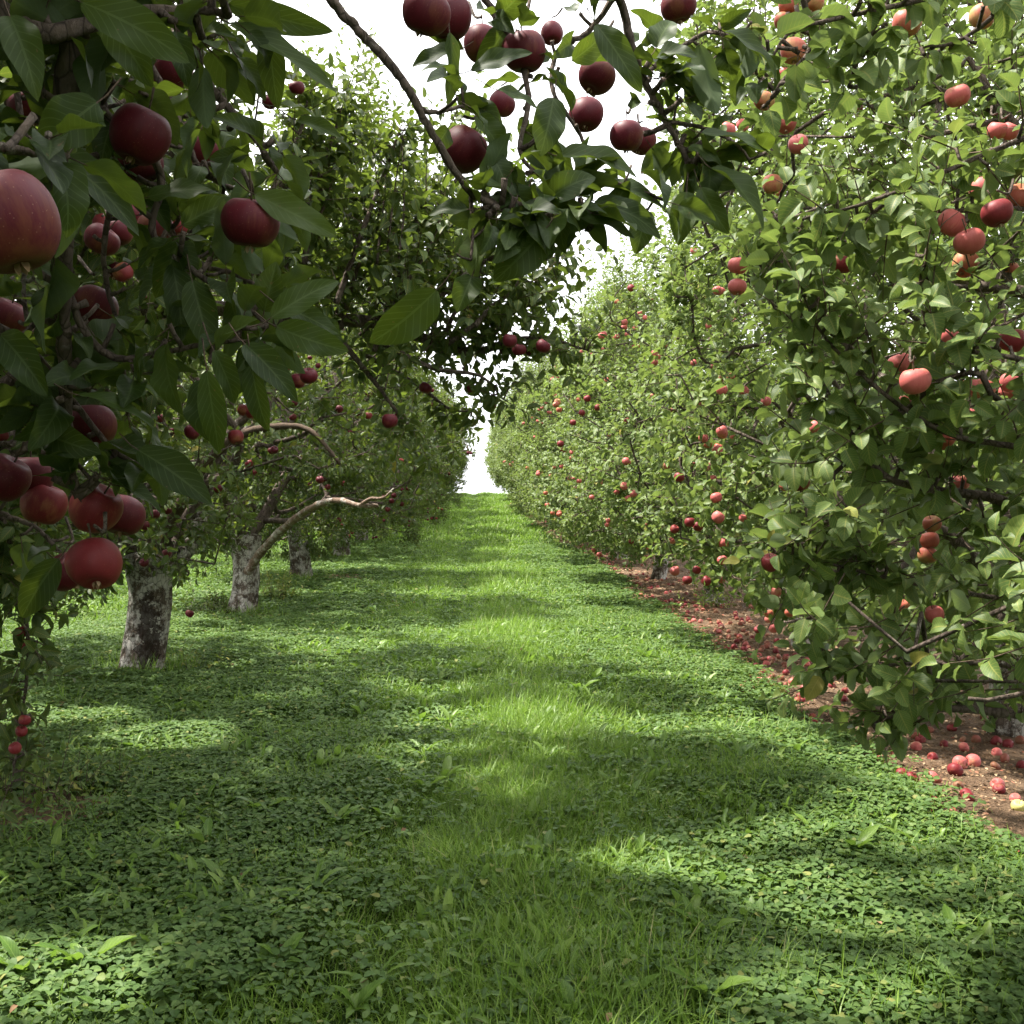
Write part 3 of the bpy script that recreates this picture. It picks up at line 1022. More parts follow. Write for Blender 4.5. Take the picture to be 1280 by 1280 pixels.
def soil_patch(cx, cy, r1, r2, seed):
    a = Acc()
    n, rings = 40, 6
    th = np.linspace(0, 2 * np.pi, n, endpoint=False)
    v = [np.array([cx, cy, float(gz(cx, cy)) + 0.012])]
    for k in range(1, rings + 1):
        f = k / rings
        rr = f * (1 + 0.28 * (vnoise(np.cos(th) * 2, np.sin(th) * 2, 0.7, seed) - 0.5) * 2)
        X, Y = cx + r1 * rr * np.cos(th), cy + r2 * rr * np.sin(th)
        Z = gz(X, Y) + 0.012 - (0.03 if k == rings else 0)
        v += list(np.stack([X, Y, Z], 1))
    loops, tot = [], []
    for j in range(n):
        loops += [0, 1 + j, 1 + (j + 1) % n]
        tot.append(3)
    for k in range(rings - 1):
        for j in range(n):
            b = 1 + k * n
            loops += [b + j, b + n + j, b + n + (j + 1) % n, b + (j + 1) % n]
            tot.append(4)
    a.add(np.array(v), loops, tot)
    tag(link('bare_ground', a.mesh('bare_ground', [M['soil']])), kind='structure')


PATCHES = []
for px, py, r1, r2, sd in ((15, 1020, 0.55, 0.42, 6), (425, 722, 0.5, 0.7, 7), (300, 772, 0.55, 0.5, 8)):
    x, y, z = ground_at(px, py)
    soil_patch(x, y, r1, r2, sd)
    PATCHES.append((x, y, r1, r2))

# ------------------------------------------------------------------ trees
print('trees')
LEFTX, RIGHTX = -3.0, 3.45
lefts = [gen_tree(11 + k, 1.0, 0.165, 2.5, 2.4, (0.52, 0.9, 0.48)[k], 2.8, 4.5, 900, 0.082, 0.48, T_MID, M['leaf_left'], 0.025, 1.0, 5, 0.22, (0.16, 0.42), 3.2, lean=(0.05, 0.02), droop_low=0.38) for k in range(3)]
rights = [gen_tree(31 + k, 0.75, 0.12, 2.05, 2.5, 0.56, 2.35, 4.75, 1250, 0.076, 0.62, T_MIDR, M['leaf_right'], 0.026, 1.0, 5, 0.34, (0.15, 0.36), 2.3, droop_low=0.35) for k in range(3)]

ORD = ['front', 'second', 'third', 'fourth', 'fifth', 'sixth', 'seventh', 'eighth', 'ninth', 'tenth', 'eleventh', 'twelfth', 'thirteenth', 'fourteenth', 'fifteenth']
APPLE_SRC = []      # (tree points, side, ordinal)


def keep_t1(p):
    px, py, z = project(p)
    return no_gap(p) & ~((px > 272) & (px < 338) & (py > 692) & (py < 775) & (z < 14.4)) & ~((px > 318) & (px < 500) & (py > 596) & (py < 720) & (z > 0)) & ~((px > 205) & (px < 285) & (py > 735) & (py < 800)) & ~((px > 145) & (px < 215) & (py > 715))


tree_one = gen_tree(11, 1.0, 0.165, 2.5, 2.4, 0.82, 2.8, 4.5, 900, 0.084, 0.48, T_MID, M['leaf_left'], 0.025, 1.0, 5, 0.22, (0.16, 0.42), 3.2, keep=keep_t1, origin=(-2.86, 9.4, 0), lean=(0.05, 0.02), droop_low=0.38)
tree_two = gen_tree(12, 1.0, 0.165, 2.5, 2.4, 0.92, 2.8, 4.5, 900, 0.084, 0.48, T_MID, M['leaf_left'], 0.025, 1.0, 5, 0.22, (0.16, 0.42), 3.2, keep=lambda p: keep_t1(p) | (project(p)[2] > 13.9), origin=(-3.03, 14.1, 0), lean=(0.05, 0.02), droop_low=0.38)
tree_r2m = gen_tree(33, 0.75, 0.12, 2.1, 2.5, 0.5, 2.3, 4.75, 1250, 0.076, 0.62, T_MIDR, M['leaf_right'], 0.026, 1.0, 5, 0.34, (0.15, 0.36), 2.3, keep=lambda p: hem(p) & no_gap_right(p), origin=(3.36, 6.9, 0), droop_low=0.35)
GL, GR = 'old apple trees along the left of the lane', 'apple trees grown into a hedge on the right of the lane'
left_y = [9.4, 14.1, 19.6, 25.0, 30.0, 35.0, 40.0, 45.0, 50.0, 55.0, 60.0]
left_x = [-2.86, -3.03, -3.2, -3.15, -3.2, -3.2, -3.2, -3.2, -3.2, -3.2, -3.2]
left_lab = ['old apple tree with lichen-white trunk and dark hollow, nearest full trunk left of the lane',
            'old apple tree with stout pale trunk and bare bent limb reaching over the lane',
            'third apple tree with a visible trunk, reddish bare soil at its foot, left row',
            'fourth apple tree with a visible trunk in the left row, low dark crown']
left_trees = []
for k, y in enumerate(left_y):
    lab = left_lab[k] if k < 4 else f'far apple tree in the shaded left row, {ORD[k]} trunk from the front'
    src = tree_one if k == 0 else tree_two if k == 1 else lefts[(0, 2)[k % 2]]
    e = plant_tree(src, left_x[k], y, [0.0, 0.0, 4.0, 5.2, 1.2, 3.1, 0.2, 2.0, 4.4, 1.0, 3.0][k], [1.0, 1.0, 1.02, 1.04, 1, 1.04, 1.0, 1.03, 1.0, 1.0, 0.95][k], lab, GL)
    left_trees.append(e)
    APPLE_SRC.append((tree_points(src, e), 'left', k + 2))
right_y = [6.9, 11.0, 15.2, 19.5, 24.0, 28.4, 32.8, 37.2, 41.6, 46.0, 50.5, 55.0, 59.5]
for k, y in enumerate(right_y):
    lab = f'{ORD[k + 1]} leafy apple tree from the front in the sunlit right hedge row'
    src = tree_r2m if k == 0 else rights[k % 3]
    e = plant_tree(src, RIGHTX - 0.013 * y, y, [0.0, 3.5, 5.2, 0.0, 3.14, 6.1, 3.0, 0.1, 3.3, 6.2, 3.1, 0.2, 3.2][k], [1.0, 1.03, 1.0, 1.05, 1.08, 1.05, 1.1, 1.06, 1.1, 1.08, 1.1, 1.05, 1.08][k], lab, GR)
    APPLE_SRC.append((tree_points(src, e), 'right', k + 2))
plant_tree(lefts[1], -3.1, -4.1, 1.3, 1.0, 'apple tree of the left row behind the viewer', GL)
plant_tree(rights[0], 3.5, -1.7, 2.0, 1.0, 'apple tree of the right row behind the viewer', GR)
# trees of the next row beyond the left one, seen through the gaps
for k, (x, y) in enumerate([(-9.2, 11.5), (-9.3, 17), (-9.2, 23), (-9.4, 29), (-9.2, 35), (-14.8, 20), (-14.8, 28)]):
    lab = ['apple tree of the next row, seen behind the nearest pale trunk', 'apple tree of the next row, second one back, seen between the trunks',
           'apple tree of the next row, third one back, seen between the trunks', 'apple tree of the next row, fourth one back', 'apple tree of the next row, fifth one back',
           'apple tree two rows away on the left, nearer one', 'apple tree two rows away on the left, farther one'][k]
    plant_tree(lefts[(k + 1) % 3], x, y, k * 1.7, 0.95, lab, 'apple trees in the rows farther left')


# ---- the tree beside the photographer (trunk out of frame on the left)
def keep_front(p):
    px, py, z = project(p)
    inside = (z > 0.05) & (px > -60) & (px < 1340) & (py > -80) & (py < 1340)
    allowed = (px < 110) & (py < 560) & (z > 1.75)
    close = np.linalg.norm(p - CAM, axis=1) < 0.75
    return (~inside | allowed) & ~close & no_gap(p)


print('front trees')
o0 = (-3.0, 0.6, float(gz(-3.0, 0.6)))
t0 = gen_tree(51, 1.0, 0.19, 2.7, 2.5, 1.2, 2.9, 4.6, 1000, 0.085, 0.48, T_MID, M['leaf_left'], 0.027, 1.0, 5, 0.2, per=2.8, keep=keep_front, origin=o0, droop_low=0.5)
front_tree = plant_tree(t0, o0[0], o0[1], 0, 1, 'dark overhanging apple tree at upper left, its big leaves nearest the viewer', GL)


def keep_l1(p):
    px, py, z = project(p)
    return no_gap(p) & ~((z > 0.05) & (z < 3.0) & (px > 60) & (px < 1300)) & ~((px > 590) & (z > 0) & (z < 6)) & ~((px > 90) & (px < 640) & (py > 560 + 0.10 * px) & (z > 0) & (z < 6)) & ~((px > 330) & (py < 180) & (z > 0) & (z < 6))


o1 = (-3.0, 4.9, float(gz(-3.0, 4.9)))
t1 = gen_tree(52, 1.0, 0.19, 2.5, 2.3, 1.1, 2.9, 4.35, 1200, 0.096, 0.50, T_MID, M['leaf_left'], 0.025, 1.0, 5, 0.24, per=3.4, keep=keep_l1, origin=o1, droop_low=0.5)
tree_l1 = plant_tree(t1, o1[0], o1[1], 0, 1, 'apple tree behind the dark foreground boughs, one bough reaching over the lane', GL)
APPLE_SRC.append((tree_points(t1, tree_l1), 'left', 1))


def keep_r1(p):
    px, py, z = project(p)
    infr = (z > 0.05) & (px > -50) & (px < 1340) & (py < 1350)
    return hem(p) & no_gap_right(p) & ~(infr & (z < 2.15)) & ~(infr & (px < 905 + 25 * np.sin(p[:, 2] * 9))) & ~(infr & (py > 930)) & ~(infr & (py > 800) & (px < 1030)) & ~((px > 1150) & (py > 880) & (z < 5) & (z > 0))


o2 = (3.15, 3.35, float(gz(3.15, 3.35)))
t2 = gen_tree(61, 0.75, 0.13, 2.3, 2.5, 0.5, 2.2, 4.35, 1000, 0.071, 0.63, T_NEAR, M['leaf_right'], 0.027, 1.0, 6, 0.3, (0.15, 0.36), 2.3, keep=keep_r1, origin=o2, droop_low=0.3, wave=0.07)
tree_r1 = plant_tree(t2, o2[0], o2[1], 0, 1, 'front leafy apple tree on the right, big rounded leaves and pink apples nearest the viewer', GR)
APPLE_SRC.append((tree_points(t2, tree_r1), 'right', 1))

# ---- designed boughs of the front tree, (pixel, pixel, distance) lists
def PX(*l):
    return [at(*q) for q in l]


def keep_a(p):
    """pruned clear of the open lane"""
    px, py, z = project(p)
    lim = np.interp(py, [-50, 0, 100, 200, 330, 420, 500, 560, 640, 760], [440, 420, 415, 425, 425, 430, 385, 300, 235, 150])
    return ~((px > lim)) & (z > 0.62) & ~((py > 690) & (px > 60))


def keep_b(p):
    px, py, z = project(p)
    low = np.interp(px, [480, 520, 560, 640, 720, 800, 870, 930, 970, 1000], [60, 90, 290, 345, 320, 300, 300, 275, 230, 120])
    return (px > 505) & (px < 985) & (py < low) & (z > 0.9)


hub = np.array([-2.6, 0.7, 1.7])
BOUGHS = {}
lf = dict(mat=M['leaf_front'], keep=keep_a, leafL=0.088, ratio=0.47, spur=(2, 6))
bough(front_tree, [np.array([-2.9, 0.65, 1.0]), np.array([-2.0, 0.9, 1.9])] + PX((-260, -40, 1.35), (-60, -60, 1.3), (85, -30, 1.32), (83, 120, 1.36), (78, 280, 1.42), (80, 430, 1.5), (86, 560, 1.58), (96, 622, 1.6)), 0.03, 0.005, 1, 0.045, start=0.45, samples=70, **lf)
bough(front_tree, PX((-200, -150, 1.6), (60, -130, 1.6), (215, -70, 1.6), (238, 20, 1.6), (246, 75, 1.62), (266, 112, 1.62), (308, 160, 1.62), (345, 215, 1.6)), 0.013, 0.004, 2, 0.042, start=0.3, **lf)
bough(front_tree, PX((-120, -20, 1.3), (0, 18, 1.25), (60, 42, 1.25), (150, 20, 1.3), (240, 12, 1.35), (285, 18, 1.35)), 0.016, 0.004, 3, 0.045, start=0.2, **lf)
bough(front_tree, PX((82, 100, 1.38), (140, 150, 1.45), (200, 215, 1.5), (190, 290, 1.5), (230, 330, 1.5), (290, 370, 1.5), (335, 406, 1.48)), 0.007, 0.0028, 4, 0.042, **lf)
bough(front_tree, PX((79, 350, 1.47), (110, 420, 1.5), (150, 448, 1.5), (205, 440, 1.48), (255, 430, 1.45), (300, 425, 1.45)), 0.006, 0.0026, 5, 0.045, **lf)
bough(front_tree, PX((-80, 130, 1.0), (-10, 180, 1.0), (40, 190, 1.02), (85, 195, 1.05)), 0.006, 0.003, 6, 0.05, **lf)
bough(front_tree, PX((-120, 380, 1.5), (-20, 400, 1.5), (40, 440, 1.55), (90, 500, 1.6), (140, 560, 1.6), (190, 590, 1.62)), 0.008, 0.003, 7, 0.045, **lf)
bough(front_tree, PX((-60, 600, 1.7), (0, 640, 1.75), (45, 660, 1.75), (75, 690, 1.75)), 0.005, 0.003, 8, 0.06, **lf)
bough(front_tree, PX((160, -60, 1.9), (170, 40, 1.9), (215, 130, 1.9), (250, 210, 1.9), (300, 240, 1.85), (350, 265, 1.8)), 0.007, 0.003, 9, 0.04, **lf)
bough(front_tree, PX((20, -60, 1.8), (20, 100, 1.8), (40, 240, 1.8), (30, 360, 1.8), (45, 480, 1.8)), 0.007, 0.003, 10, 0.04, **lf)
bough(front_tree, PX((200, 215, 1.75), (215, 290, 1.8), (250, 330, 1.8), (300, 345, 1.75), (365, 385, 1.7)), 0.006, 0.003, 12, 0.042, **lf)
bough(front_tree, PX((100, 60, 1.6), (130, 130, 1.7), (140, 220, 1.7), (130, 330, 1.75), (150, 420, 1.75), (160, 520, 1.75)), 0.006, 0.003, 13, 0.042, **lf)

lb = dict(mat=M['leaf_front'], keep=keep_b, leafL=0.08, ratio=0.5, spur=(2, 5))
bough(front_tree, [np.array([-2.9, 0.65, 1.1]), np.array([-1.9, 0.9, 2.6]), np.array([-0.9, 1.3, 2.85])] + PX((360, -75, 1.62), (416, 2, 1.65), (452, 42, 1.66), (500, 96, 1.67), (540, 165, 1.68), (583, 234, 1.7), (612, 254, 1.72), (640, 265, 1.74), (690, 272, 1.8), (745, 282, 1.85)), 0.0095, 0.0042, 21, 0.055, start=0.74, samples=120, **lb)
bough(front_tree, PX((500, 96, 1.67), (525, 135, 1.68), (545, 140, 1.7), (580, 132, 1.74)), 0.0048, 0.003, 22, 0.045, start=0.7, **lb)
bough(front_tree, PX((588, 240, 1.71), (591, 280, 1.71), (589, 325, 1.7)), 0.0036, 0.002, 23, 0.04, start=0.3, **lb)
bough(front_tree, [np.array([-0.9, 1.3, 2.85])] + PX((560, -190, 1.85), (720, -120, 1.95), (772, -10, 2.0), (788, 50, 2.02), (803, 95, 2.04), (832, 152, 2.05), (858, 200, 2.06), (858, 236, 2.06)), 0.011, 0.0045, 24, 0.055, start=0.55, samples=50, **lb)
bough(front_tree, PX((560, -110, 1.85), (590, -30, 1.9), (620, 20, 1.9), (650, 70, 1.9), (660, 130, 1.88), (650, 190, 1.85), (680, 225, 1.85)), 0.008, 0.003, 25, 0.05, start=0.25, **lb)
bough(front_tree, PX((772, -10, 2.0), (735, 40, 2.0), (700, 60, 1.98), (690, 110, 1.95), (720, 160, 1.95), (740, 200, 1.95)), 0.006, 0.003, 26, 0.055, **lb)
bough(front_tree, PX((803, 95, 2.04), (850, 60, 2.1), (890, 40, 2.12), (930, 60, 2.15), (950, 100, 2.2)), 0.005, 0.003, 27, 0.04, **lb)
bough(front_tree, PX((832, 152, 2.05), (880, 160, 2.05), (920, 180, 2.0), (940, 205, 2.0)), 0.0045, 0.0025, 28, 0.06, **lb)
bough(front_tree, PX((690, 272, 1.8), (700, 240, 1.85), (740, 225, 1.85), (790, 235, 1.85), (830, 250, 1.85)), 0.0045, 0.0025, 29, 0.06, **lb)

# unseen limbs added over the viewer's head to shade the near leaves and apples
for k, pts in enumerate([((-2.7, 0.6, 2.2), (-1.5, 0.0, 2.6), (-0.5, -0.4, 2.5), (0.5, -0.7, 2.1)), ((-2.7, 0.5, 2.0), (-1.8, -0.4, 2.3), (-1.0, -0.9, 2.1), (-0.3, -1.1, 1.7)),
                         ((-2.7, 0.6, 2.3), (-1.4, 0.2, 3.0), (-0.3, 0.0, 3.1), (0.7, -0.1, 2.8)), ((-2.8, 0.4, 1.8), (-2.0, -0.6, 1.8), (-1.3, -1.0, 1.5), (-0.8, -1.1, 1.2))]):
    bough(front_tree, [np.array(q) for q in pts], 0.03, 0.006, 191 + k, 0.06, spur=(4, 8), leafL=0.09, ratio=0.5, tmpl=T_MID, mat=M['leaf_left'], start=0.25, samples=50, shootL=(0.2, 0.5), knobs=False, wave=0.0, keep=keep_front)

# unseen high limbs added above the frame to dapple the near ground with shade
for sd_, pts in enumerate([((-2.7, 0.8, 2.6), (-1.6, 1.9, 3.7), (-0.7, 2.9, 4.2), (0.1, 3.5, 4.3)), ((-2.7, 0.8, 2.6), (-1.4, 1.5, 3.8), (-0.2, 2.2, 4.3), (0.7, 2.9, 4.4)),
                           ((-2.8, 0.8, 2.7), (-1.8, 2.4, 3.9), (-1.2, 3.3, 4.3), (-0.5, 4.0, 4.5)), ((-2.7, 0.7, 2.6), (-1.3, 0.9, 3.6), (0.0, 1.4, 3.9), (0.9, 2.0, 3.9))]):
    bough(front_tree, [np.array(q) for q in pts], 0.035, 0.006, 91 + sd_, 0.12, spur=(2, 6), leafL=0.09, ratio=0.5, tmpl=T_MID, mat=M['leaf_left'], start=0.25, samples=50, shootL=(0.15, 0.4), knobs=False, wave=0.0, keep=no_gap)

# ---- single large leaves that stand out in the photograph: base, tip, width, distance, how far the face turns to the viewer
HERO = [
    (285, 5, 411, 42, 36, 1.4, .55), (285, 28, 410, 103, 38, 1.4, .5), (335, 35, 345, 132, 34, 1.42, .5), (298, 72, 335, 118, 24, 1.45, .5),
    (345, 133, 399, 139, 22, 1.5, .35), (372, 150, 424, 168, 22, 1.5, .35), (62, 193, 180, 265, 50, 1.15, .6), (122, 128, 48, 184, 62, 1.05, .9),
    (12, 20, 48, 104, 46, 1.05, .9), (100, 2, 236, 62, 56, 1.1, .7), (128, 15, 190, 104, 46, 1.15, .8), (318, 243, 416, 298, 40, 1.4, .5),
    (338, 398, 418, 344, 34, 1.35, .6), (345, 408, 426, 447, 40, 1.35, .6), (352, 382, 422, 415, 30, 1.4, .5), (306, 430, 370, 494, 36, 1.3, .7),
    (258, 462, 275, 568, 34, 1.25, .8), (267, 438, 299, 505, 30, 1.3, .7), (315, 455, 331, 541, 30, 1.3, .7), (172, 562, 263, 622, 46, 1.45, .6),
    (138, 603, 208, 632, 26, 1.55, .5), (74, 698, 19, 768, 40, 1.5, .8), (0, 418, 62, 482, 44, 1.3, .7), (98, 494, 197, 522, 26, 1.4, .5),
    (546, 362, 467, 436, 52, 1.45, .9), (330, 390, 345, 330, 36, 1.5, .8), (395, 395, 425, 440, 28, 1.45, .6), (20, 475, 70, 505, 38, 1.5, .6), (225, 295, 200, 375, 36, 1.5, .7),
    (215, 330, 232, 420, 36, 1.5, .7), (240, 350, 262, 440, 40, 1.45, .8),
    (572, 62, 518, 78, 28, 1.85, .5), (562, 40, 566, 130, 30, 1.8, .6), (588, 88, 660, 60, 30, 1.75, .6), (622, 112, 673, 128, 22, 1.8, .5), (585, 125, 632, 156, 28, 1.8, .5),
    (692, 122, 680, 188, 42, 1.8, .95), (745, 30, 799, 110, 36, 1.9, .6), (700, 195, 800, 210, 40, 1.8, .5), (728, 232, 836, 247, 34, 1.85, .45), (742, 254, 836, 281, 36, 1.8, .5),
    (714, 268, 793, 291, 32, 1.8, .5), (680, 288, 624, 352, 50, 1.7, .9), (585, 262, 535, 262, 24, 1.7, .5), (612, 192, 640, 232, 30, 1.75, .8), (858, 240, 852, 303, 34, 1.95, .9),
    (876, 234, 903, 292, 30, 1.95, .8), (874, 54, 893, 148, 34, 2.0, -.9), (905, 40, 982, 88, 36, 2.0, .5), (876, 166, 972, 186, 34, 1.95, .45), (888, 210, 966, 272, 38, 1.95, .6),
    (808, 262, 798, 315, 32, 1.95, .9), (590, 345, 575, 385, 34, 1.7, .8), (600, 290, 590, 345, 36, 1.72, .8), (640, 230, 660, 275, 34, 1.75, .8), (655, 245, 632, 285, 30, 1.75, .7),
    (560, 160, 540, 190, 26, 1.75, .7), (860, 185, 905, 200, 32, 2.0, .5), (905, 60, 915, 100, 30, 2.1, .7),
    (520, 5, 575, 60, 30, 1.9, .7), (635, 30, 600, 90, 32, 1.9, .7), (820, 60, 840, 20, 34, 2.05, .7), (560, 210, 575, 160, 26, 1.8, .7),
]
hacc = Acc()
rh = np.random.default_rng(77)
for bx, by, tx, ty_, w, d, face in HERO:
    B, Tt = at(bx, by, d), at(tx, ty_, d + rh.uniform(-0.03, 0.03))
    ax = Tt - B
    L = np.linalg.norm(ax)
    tocam = nrm(CAM - B)
    n = tocam * face + UP * (1 - abs(face)) * 0.9 + rh.normal(0, 0.15, 3)
    dr = rh.uniform(0.25, 0.6)
    ddir = nrm(nrm(ax) + nrm(n) * dr * 0.45)
    add_leaves(hacc, T_HI, B[None], ddir[None], n[None], [L * 1.05], [w * d / F * 1.05], [dr], [rh.uniform(0.1, 0.3)], [rh.normal(0, 0.05)], 0, 0.1, rh)
    st = np.stack([B - nrm(ax) * 0.03 + UP * 0.006, B - nrm(ax) * 0.012, B + nrm(ax) * 0.004])
    add_shoot_tubes(hacc, st[None], 0.0011, 0.0010, 1)
link('foliage', hacc.mesh('foliage', [M['leaf_front'], M['twig']], np.array(front_tree.location)), front_tree)

# ---- boughs of the other trees
ll = dict(mat=M['leaf_left'], tmpl=T_MID, ratio=0.47, wave=0.05)
bough(tree_l1, [np.array([-2.9, 4.9, 1.0]), np.array([-1.9, 5.3, 2.3])] + PX((430, 400, 6.0), (520, 420, 6.0), (590, 440, 6.0), (640, 425, 5.95), (690, 425, 5.9), (735, 438, 5.85)), 0.05, 0.004, 41, 0.09, spur=(2, 5), leafL=0.085, start=0.4, samples=60, shootL=(0.12, 0.3), **ll)
for sd, pts in ((42, ((470, 420, 5.9), (520, 300, 5.9), (580, 210, 5.8), (600, 175, 5.8))), (43, ((520, 400, 5.9), (600, 330, 5.8), (660, 320, 5.8), (700, 330, 5.8))),
                (44, ((480, 430, 5.8), (540, 460, 5.8), (600, 470, 5.8), (630, 500, 5.8))), (45, ((420, 380, 5.6), (460, 270, 5.6), (490, 190, 5.6), (500, 160, 5.6))),
                (46, ((430, 430, 5.9), (470, 480, 5.9), (500, 520, 5.9), (515, 535, 5.9))), (47, ((560, 430, 5.9), (600, 400, 5.9), (640, 365, 5.9), (655, 360, 5.9))),
                (48, ((540, 420, 6.2), (560, 340, 6.2), (620, 270, 6.2), (650, 260, 6.2))), (49, ((380, 330, 5.4), (400, 220, 5.4), (420, 160, 5.4), (428, 130, 5.4))),
                (50, ((450, 420, 6.4), (500, 370, 6.4), (540, 300, 6.4), (560, 240, 6.4))), (51, ((400, 420, 6.2), (450, 350, 6.2), (480, 300, 6.2), (520, 250, 6.2))),
                (52, ((450, 440, 6.6), (520, 480, 6.6), (560, 510, 6.6), (590, 515, 6.6))), (54, ((330, 350, 5.2), (350, 240, 5.2), (380, 150, 5.2), (385, 110, 5.2)))):
    bough(tree_l1, PX(*pts), 0.016, 0.004, sd, 0.055, spur=(3, 6), leafL=0.082, shootL=(0.16, 0.42), **ll)
def keep_high(p):
    px, py, z = project(p)
    return no_gap(p) & ((py < -12) | (z < 0.1))


for k, pts in enumerate([((-2.9, 4.9, 1.0), (-2.0, 4.7, 3.2), (-0.9, 4.5, 4.2), (0.1, 4.4, 4.3)), ((-2.9, 4.9, 1.0), (-2.0, 4.4, 3.2), (-0.6, 4.0, 4.1), (0.5, 3.8, 4.1)), ((-2.9, 4.9, 1.0), (-2.1, 5.0, 3.4), (-1.3, 5.0, 4.4), (-0.4, 4.9, 4.6)),
                         ((-2.9, 4.9, 1.0), (-2.2, 4.1, 3.2), (-1.1, 3.5, 3.9), (-0.1, 3.3, 4.0))]):
    bough(tree_l1, [np.array(q) for q in pts], 0.04, 0.006, 470 + k, 0.06, spur=(3, 7), leafL=0.09, ratio=0.5, tmpl=T_MID, mat=M['leaf_left'], start=0.45, samples=50, shootL=(0.2, 0.5), knobs=False, wave=0.0, keep=keep_high)  # out-of-view limbs added to throw shade on the lower right ground
rb_ = np.random.default_rng(404)
for k, bx in enumerate(np.arange(350, 690, 21)):
    top = np.interp(bx, [350, 380, 440, 500, 560, 640, 700], [150, 120, 150, 205, 245, 300, 335]) + 45
    d = rb_.uniform(5.3, 6.9)
    y0 = rb_.uniform(390, 440)
    bough(tree_l1, PX((bx - 50, y0, d), (bx - 30, y0 * 0.6 + top * 0.4, d), (bx - 5, y0 * 0.3 + top * 0.7, d), (bx + rb_.uniform(-8, 12), top, d)), 0.014, 0.004, 410 + k, 0.04, spur=(3, 7), leafL=0.09, shootL=(0.14, 0.34), knobs=False, **ll)
for k, bx in enumerate(np.arange(366, 570, 13)):
    top = np.interp(bx, [366, 440, 500, 560], [100, 122, 170, 225]) + rb_.uniform(-15, 35)
    d = rb_.uniform(5.4, 7.2)
    bough(tree_l1, PX((bx - 12, top + 150, d), (bx - 4, top + 80, d), (bx + rb_.uniform(-6, 8), top, d)), 0.007, 0.0022, 510 + k, 0.034, spur=(2, 4), leafL=0.085, shootL=None, samples=16, knobs=False, **ll)
bough(tree_l1, PX((-120, 500, 4.2), (-20, 600, 4.2), (15, 690, 4.3), (32, 770, 4.4), (34, 840, 4.5), (22, 930, 4.6), (14, 985, 4.7)), 0.014, 0.003, 53, 0.035, spur=(3, 6), leafL=0.075, ratio=0.5, mat=M['leaf_left'], tmpl=T_MID, samples=60, start=0.2, shootL=(0.08, 0.24))
# bare, pale, bent limb of the second trunk
t2e = left_trees[1]
bough(t2e, PX((304, 722, 14.0), (325, 692, 13.6), (347, 668, 13.1), (372, 646, 12.6), (400, 630, 12.2), (425, 626, 11.9), (450, 632, 11.7), (472, 632, 11.6)), 0.060, 0.022, 61, 0.6, spur=None, knobs=True, bark='dead_limb', samples=50)
bough(t2e, PX((450, 632, 11.7), (462, 624, 11.6), (480, 622, 11.5), (492, 610, 11.5)), 0.025, 0.008, 62, 0.2, spur=None, bark='dead_limb', samples=16)
# dark arched limb of the nearest trunk, and its fork
bough(left_trees[0], PX((180, 725, 9.4), (215, 650, 9.1), (258, 580, 8.8), (300, 545, 8.6), (350, 533, 8.5), (390, 540, 8.4), (425, 580, 8.3)), 0.058, 0.012, 63, 0.12, bark='twig', spur=(2, 4), leafL=0.075, start=0.5, **ll)
bough(left_trees[0], PX((186, 745, 9.42), (205, 718, 9.38), (232, 690, 9.4), (248, 655, 9.5), (255, 600, 9.6)), 0.085, 0.05, 64, 0.3, bark='trunk', spur=(2, 4), leafL=0.07, start=0.5, **ll)

# boughs of the front right tree
lr = dict(mat=M['leaf_right'], tmpl=T_NEAR, ratio=0.63, leafL=0.069, wave=0.05)
RB = [((1500, 640, 3.2), (1330, 650, 3.0), (1240, 622, 2.9), (1170, 612, 2.85), (1100, 590, 2.8), (1040, 500, 2.8), (990, 400, 2.8)),
      ((1420, 900, 3.5), (1300, 895, 3.3), (1200, 886, 3.25), (1140, 890, 3.2), (1085, 905, 3.2)),
      ((1400, 150, 2.8), (1290, 170, 2.7), (1180, 215, 2.7), (1080, 255, 2.75), (1000, 275, 2.8), (960, 300, 2.9)),
      ((1400, 250, 2.9), (1250, 262, 2.8), (1120, 270, 2.85), (1000, 320, 2.9), (940, 335, 3.0)),
      ((1350, 480, 2.7), (1280, 450, 2.6), (1180, 430, 2.6), (1150, 370, 2.6), (1160, 300, 2.6)),
      ((1330, 760, 3.1), (1200, 740, 3.1), (1100, 720, 3.1), (1020, 700, 3.15), (960, 690, 3.2)),
      ((1330, 840, 3.2), (1230, 830, 3.2), (1130, 830, 3.2), (1060, 840, 3.2), (1020, 850, 3.2)),
      ((1350, -60, 2.3), (1250, -30, 2.3), (1150, 0, 2.25), (1060, 20, 2.2), (990, 40, 2.2), (960, 80, 2.2)),
      ((1200, -120, 2.3), (1130, -30, 2.3), (1080, 60, 2.3), (1060, 110, 2.3)),
      ((1300, -80, 2.4), (1260, 0, 2.4), (1200, 50, 2.4), (1150, 60, 2.4)),
      ((990, -80, 2.3), (1005, 0, 2.32), (1012, 60, 2.34), (975, 105, 2.3), (960, 130, 2.28)),
      ((1280, 560, 2.7), (1180, 540, 2.7), (1090, 480, 2.7), (1030, 420, 2.7), (1000, 360, 2.7))]


def keep_rb(p):
    px, py, z = project(p)
    top = (py < 200) & (py > np.interp(px, [930, 960, 1000, 1040, 1100, 1200, 1280], [150, 160, 165, 140, 125, 95, 70]))
    return (px > 930) & (py < 965) & ~(top & (z < 2.5)) & ~((py > 905) & (px > 1140)) & (z > 1.9)


for k, pts in enumerate(RB):
    bough(tree_r1, PX(*pts), 0.02 if k in (0, 1) else 0.008, 0.0026, 71 + k, 0.045 if k < 7 or k == 11 else 0.034, spur=(3, 6), shootL=(0.1, 0.26) if k < 7 or k == 11 else None, keep=keep_rb, **lr)
print('boughs done')

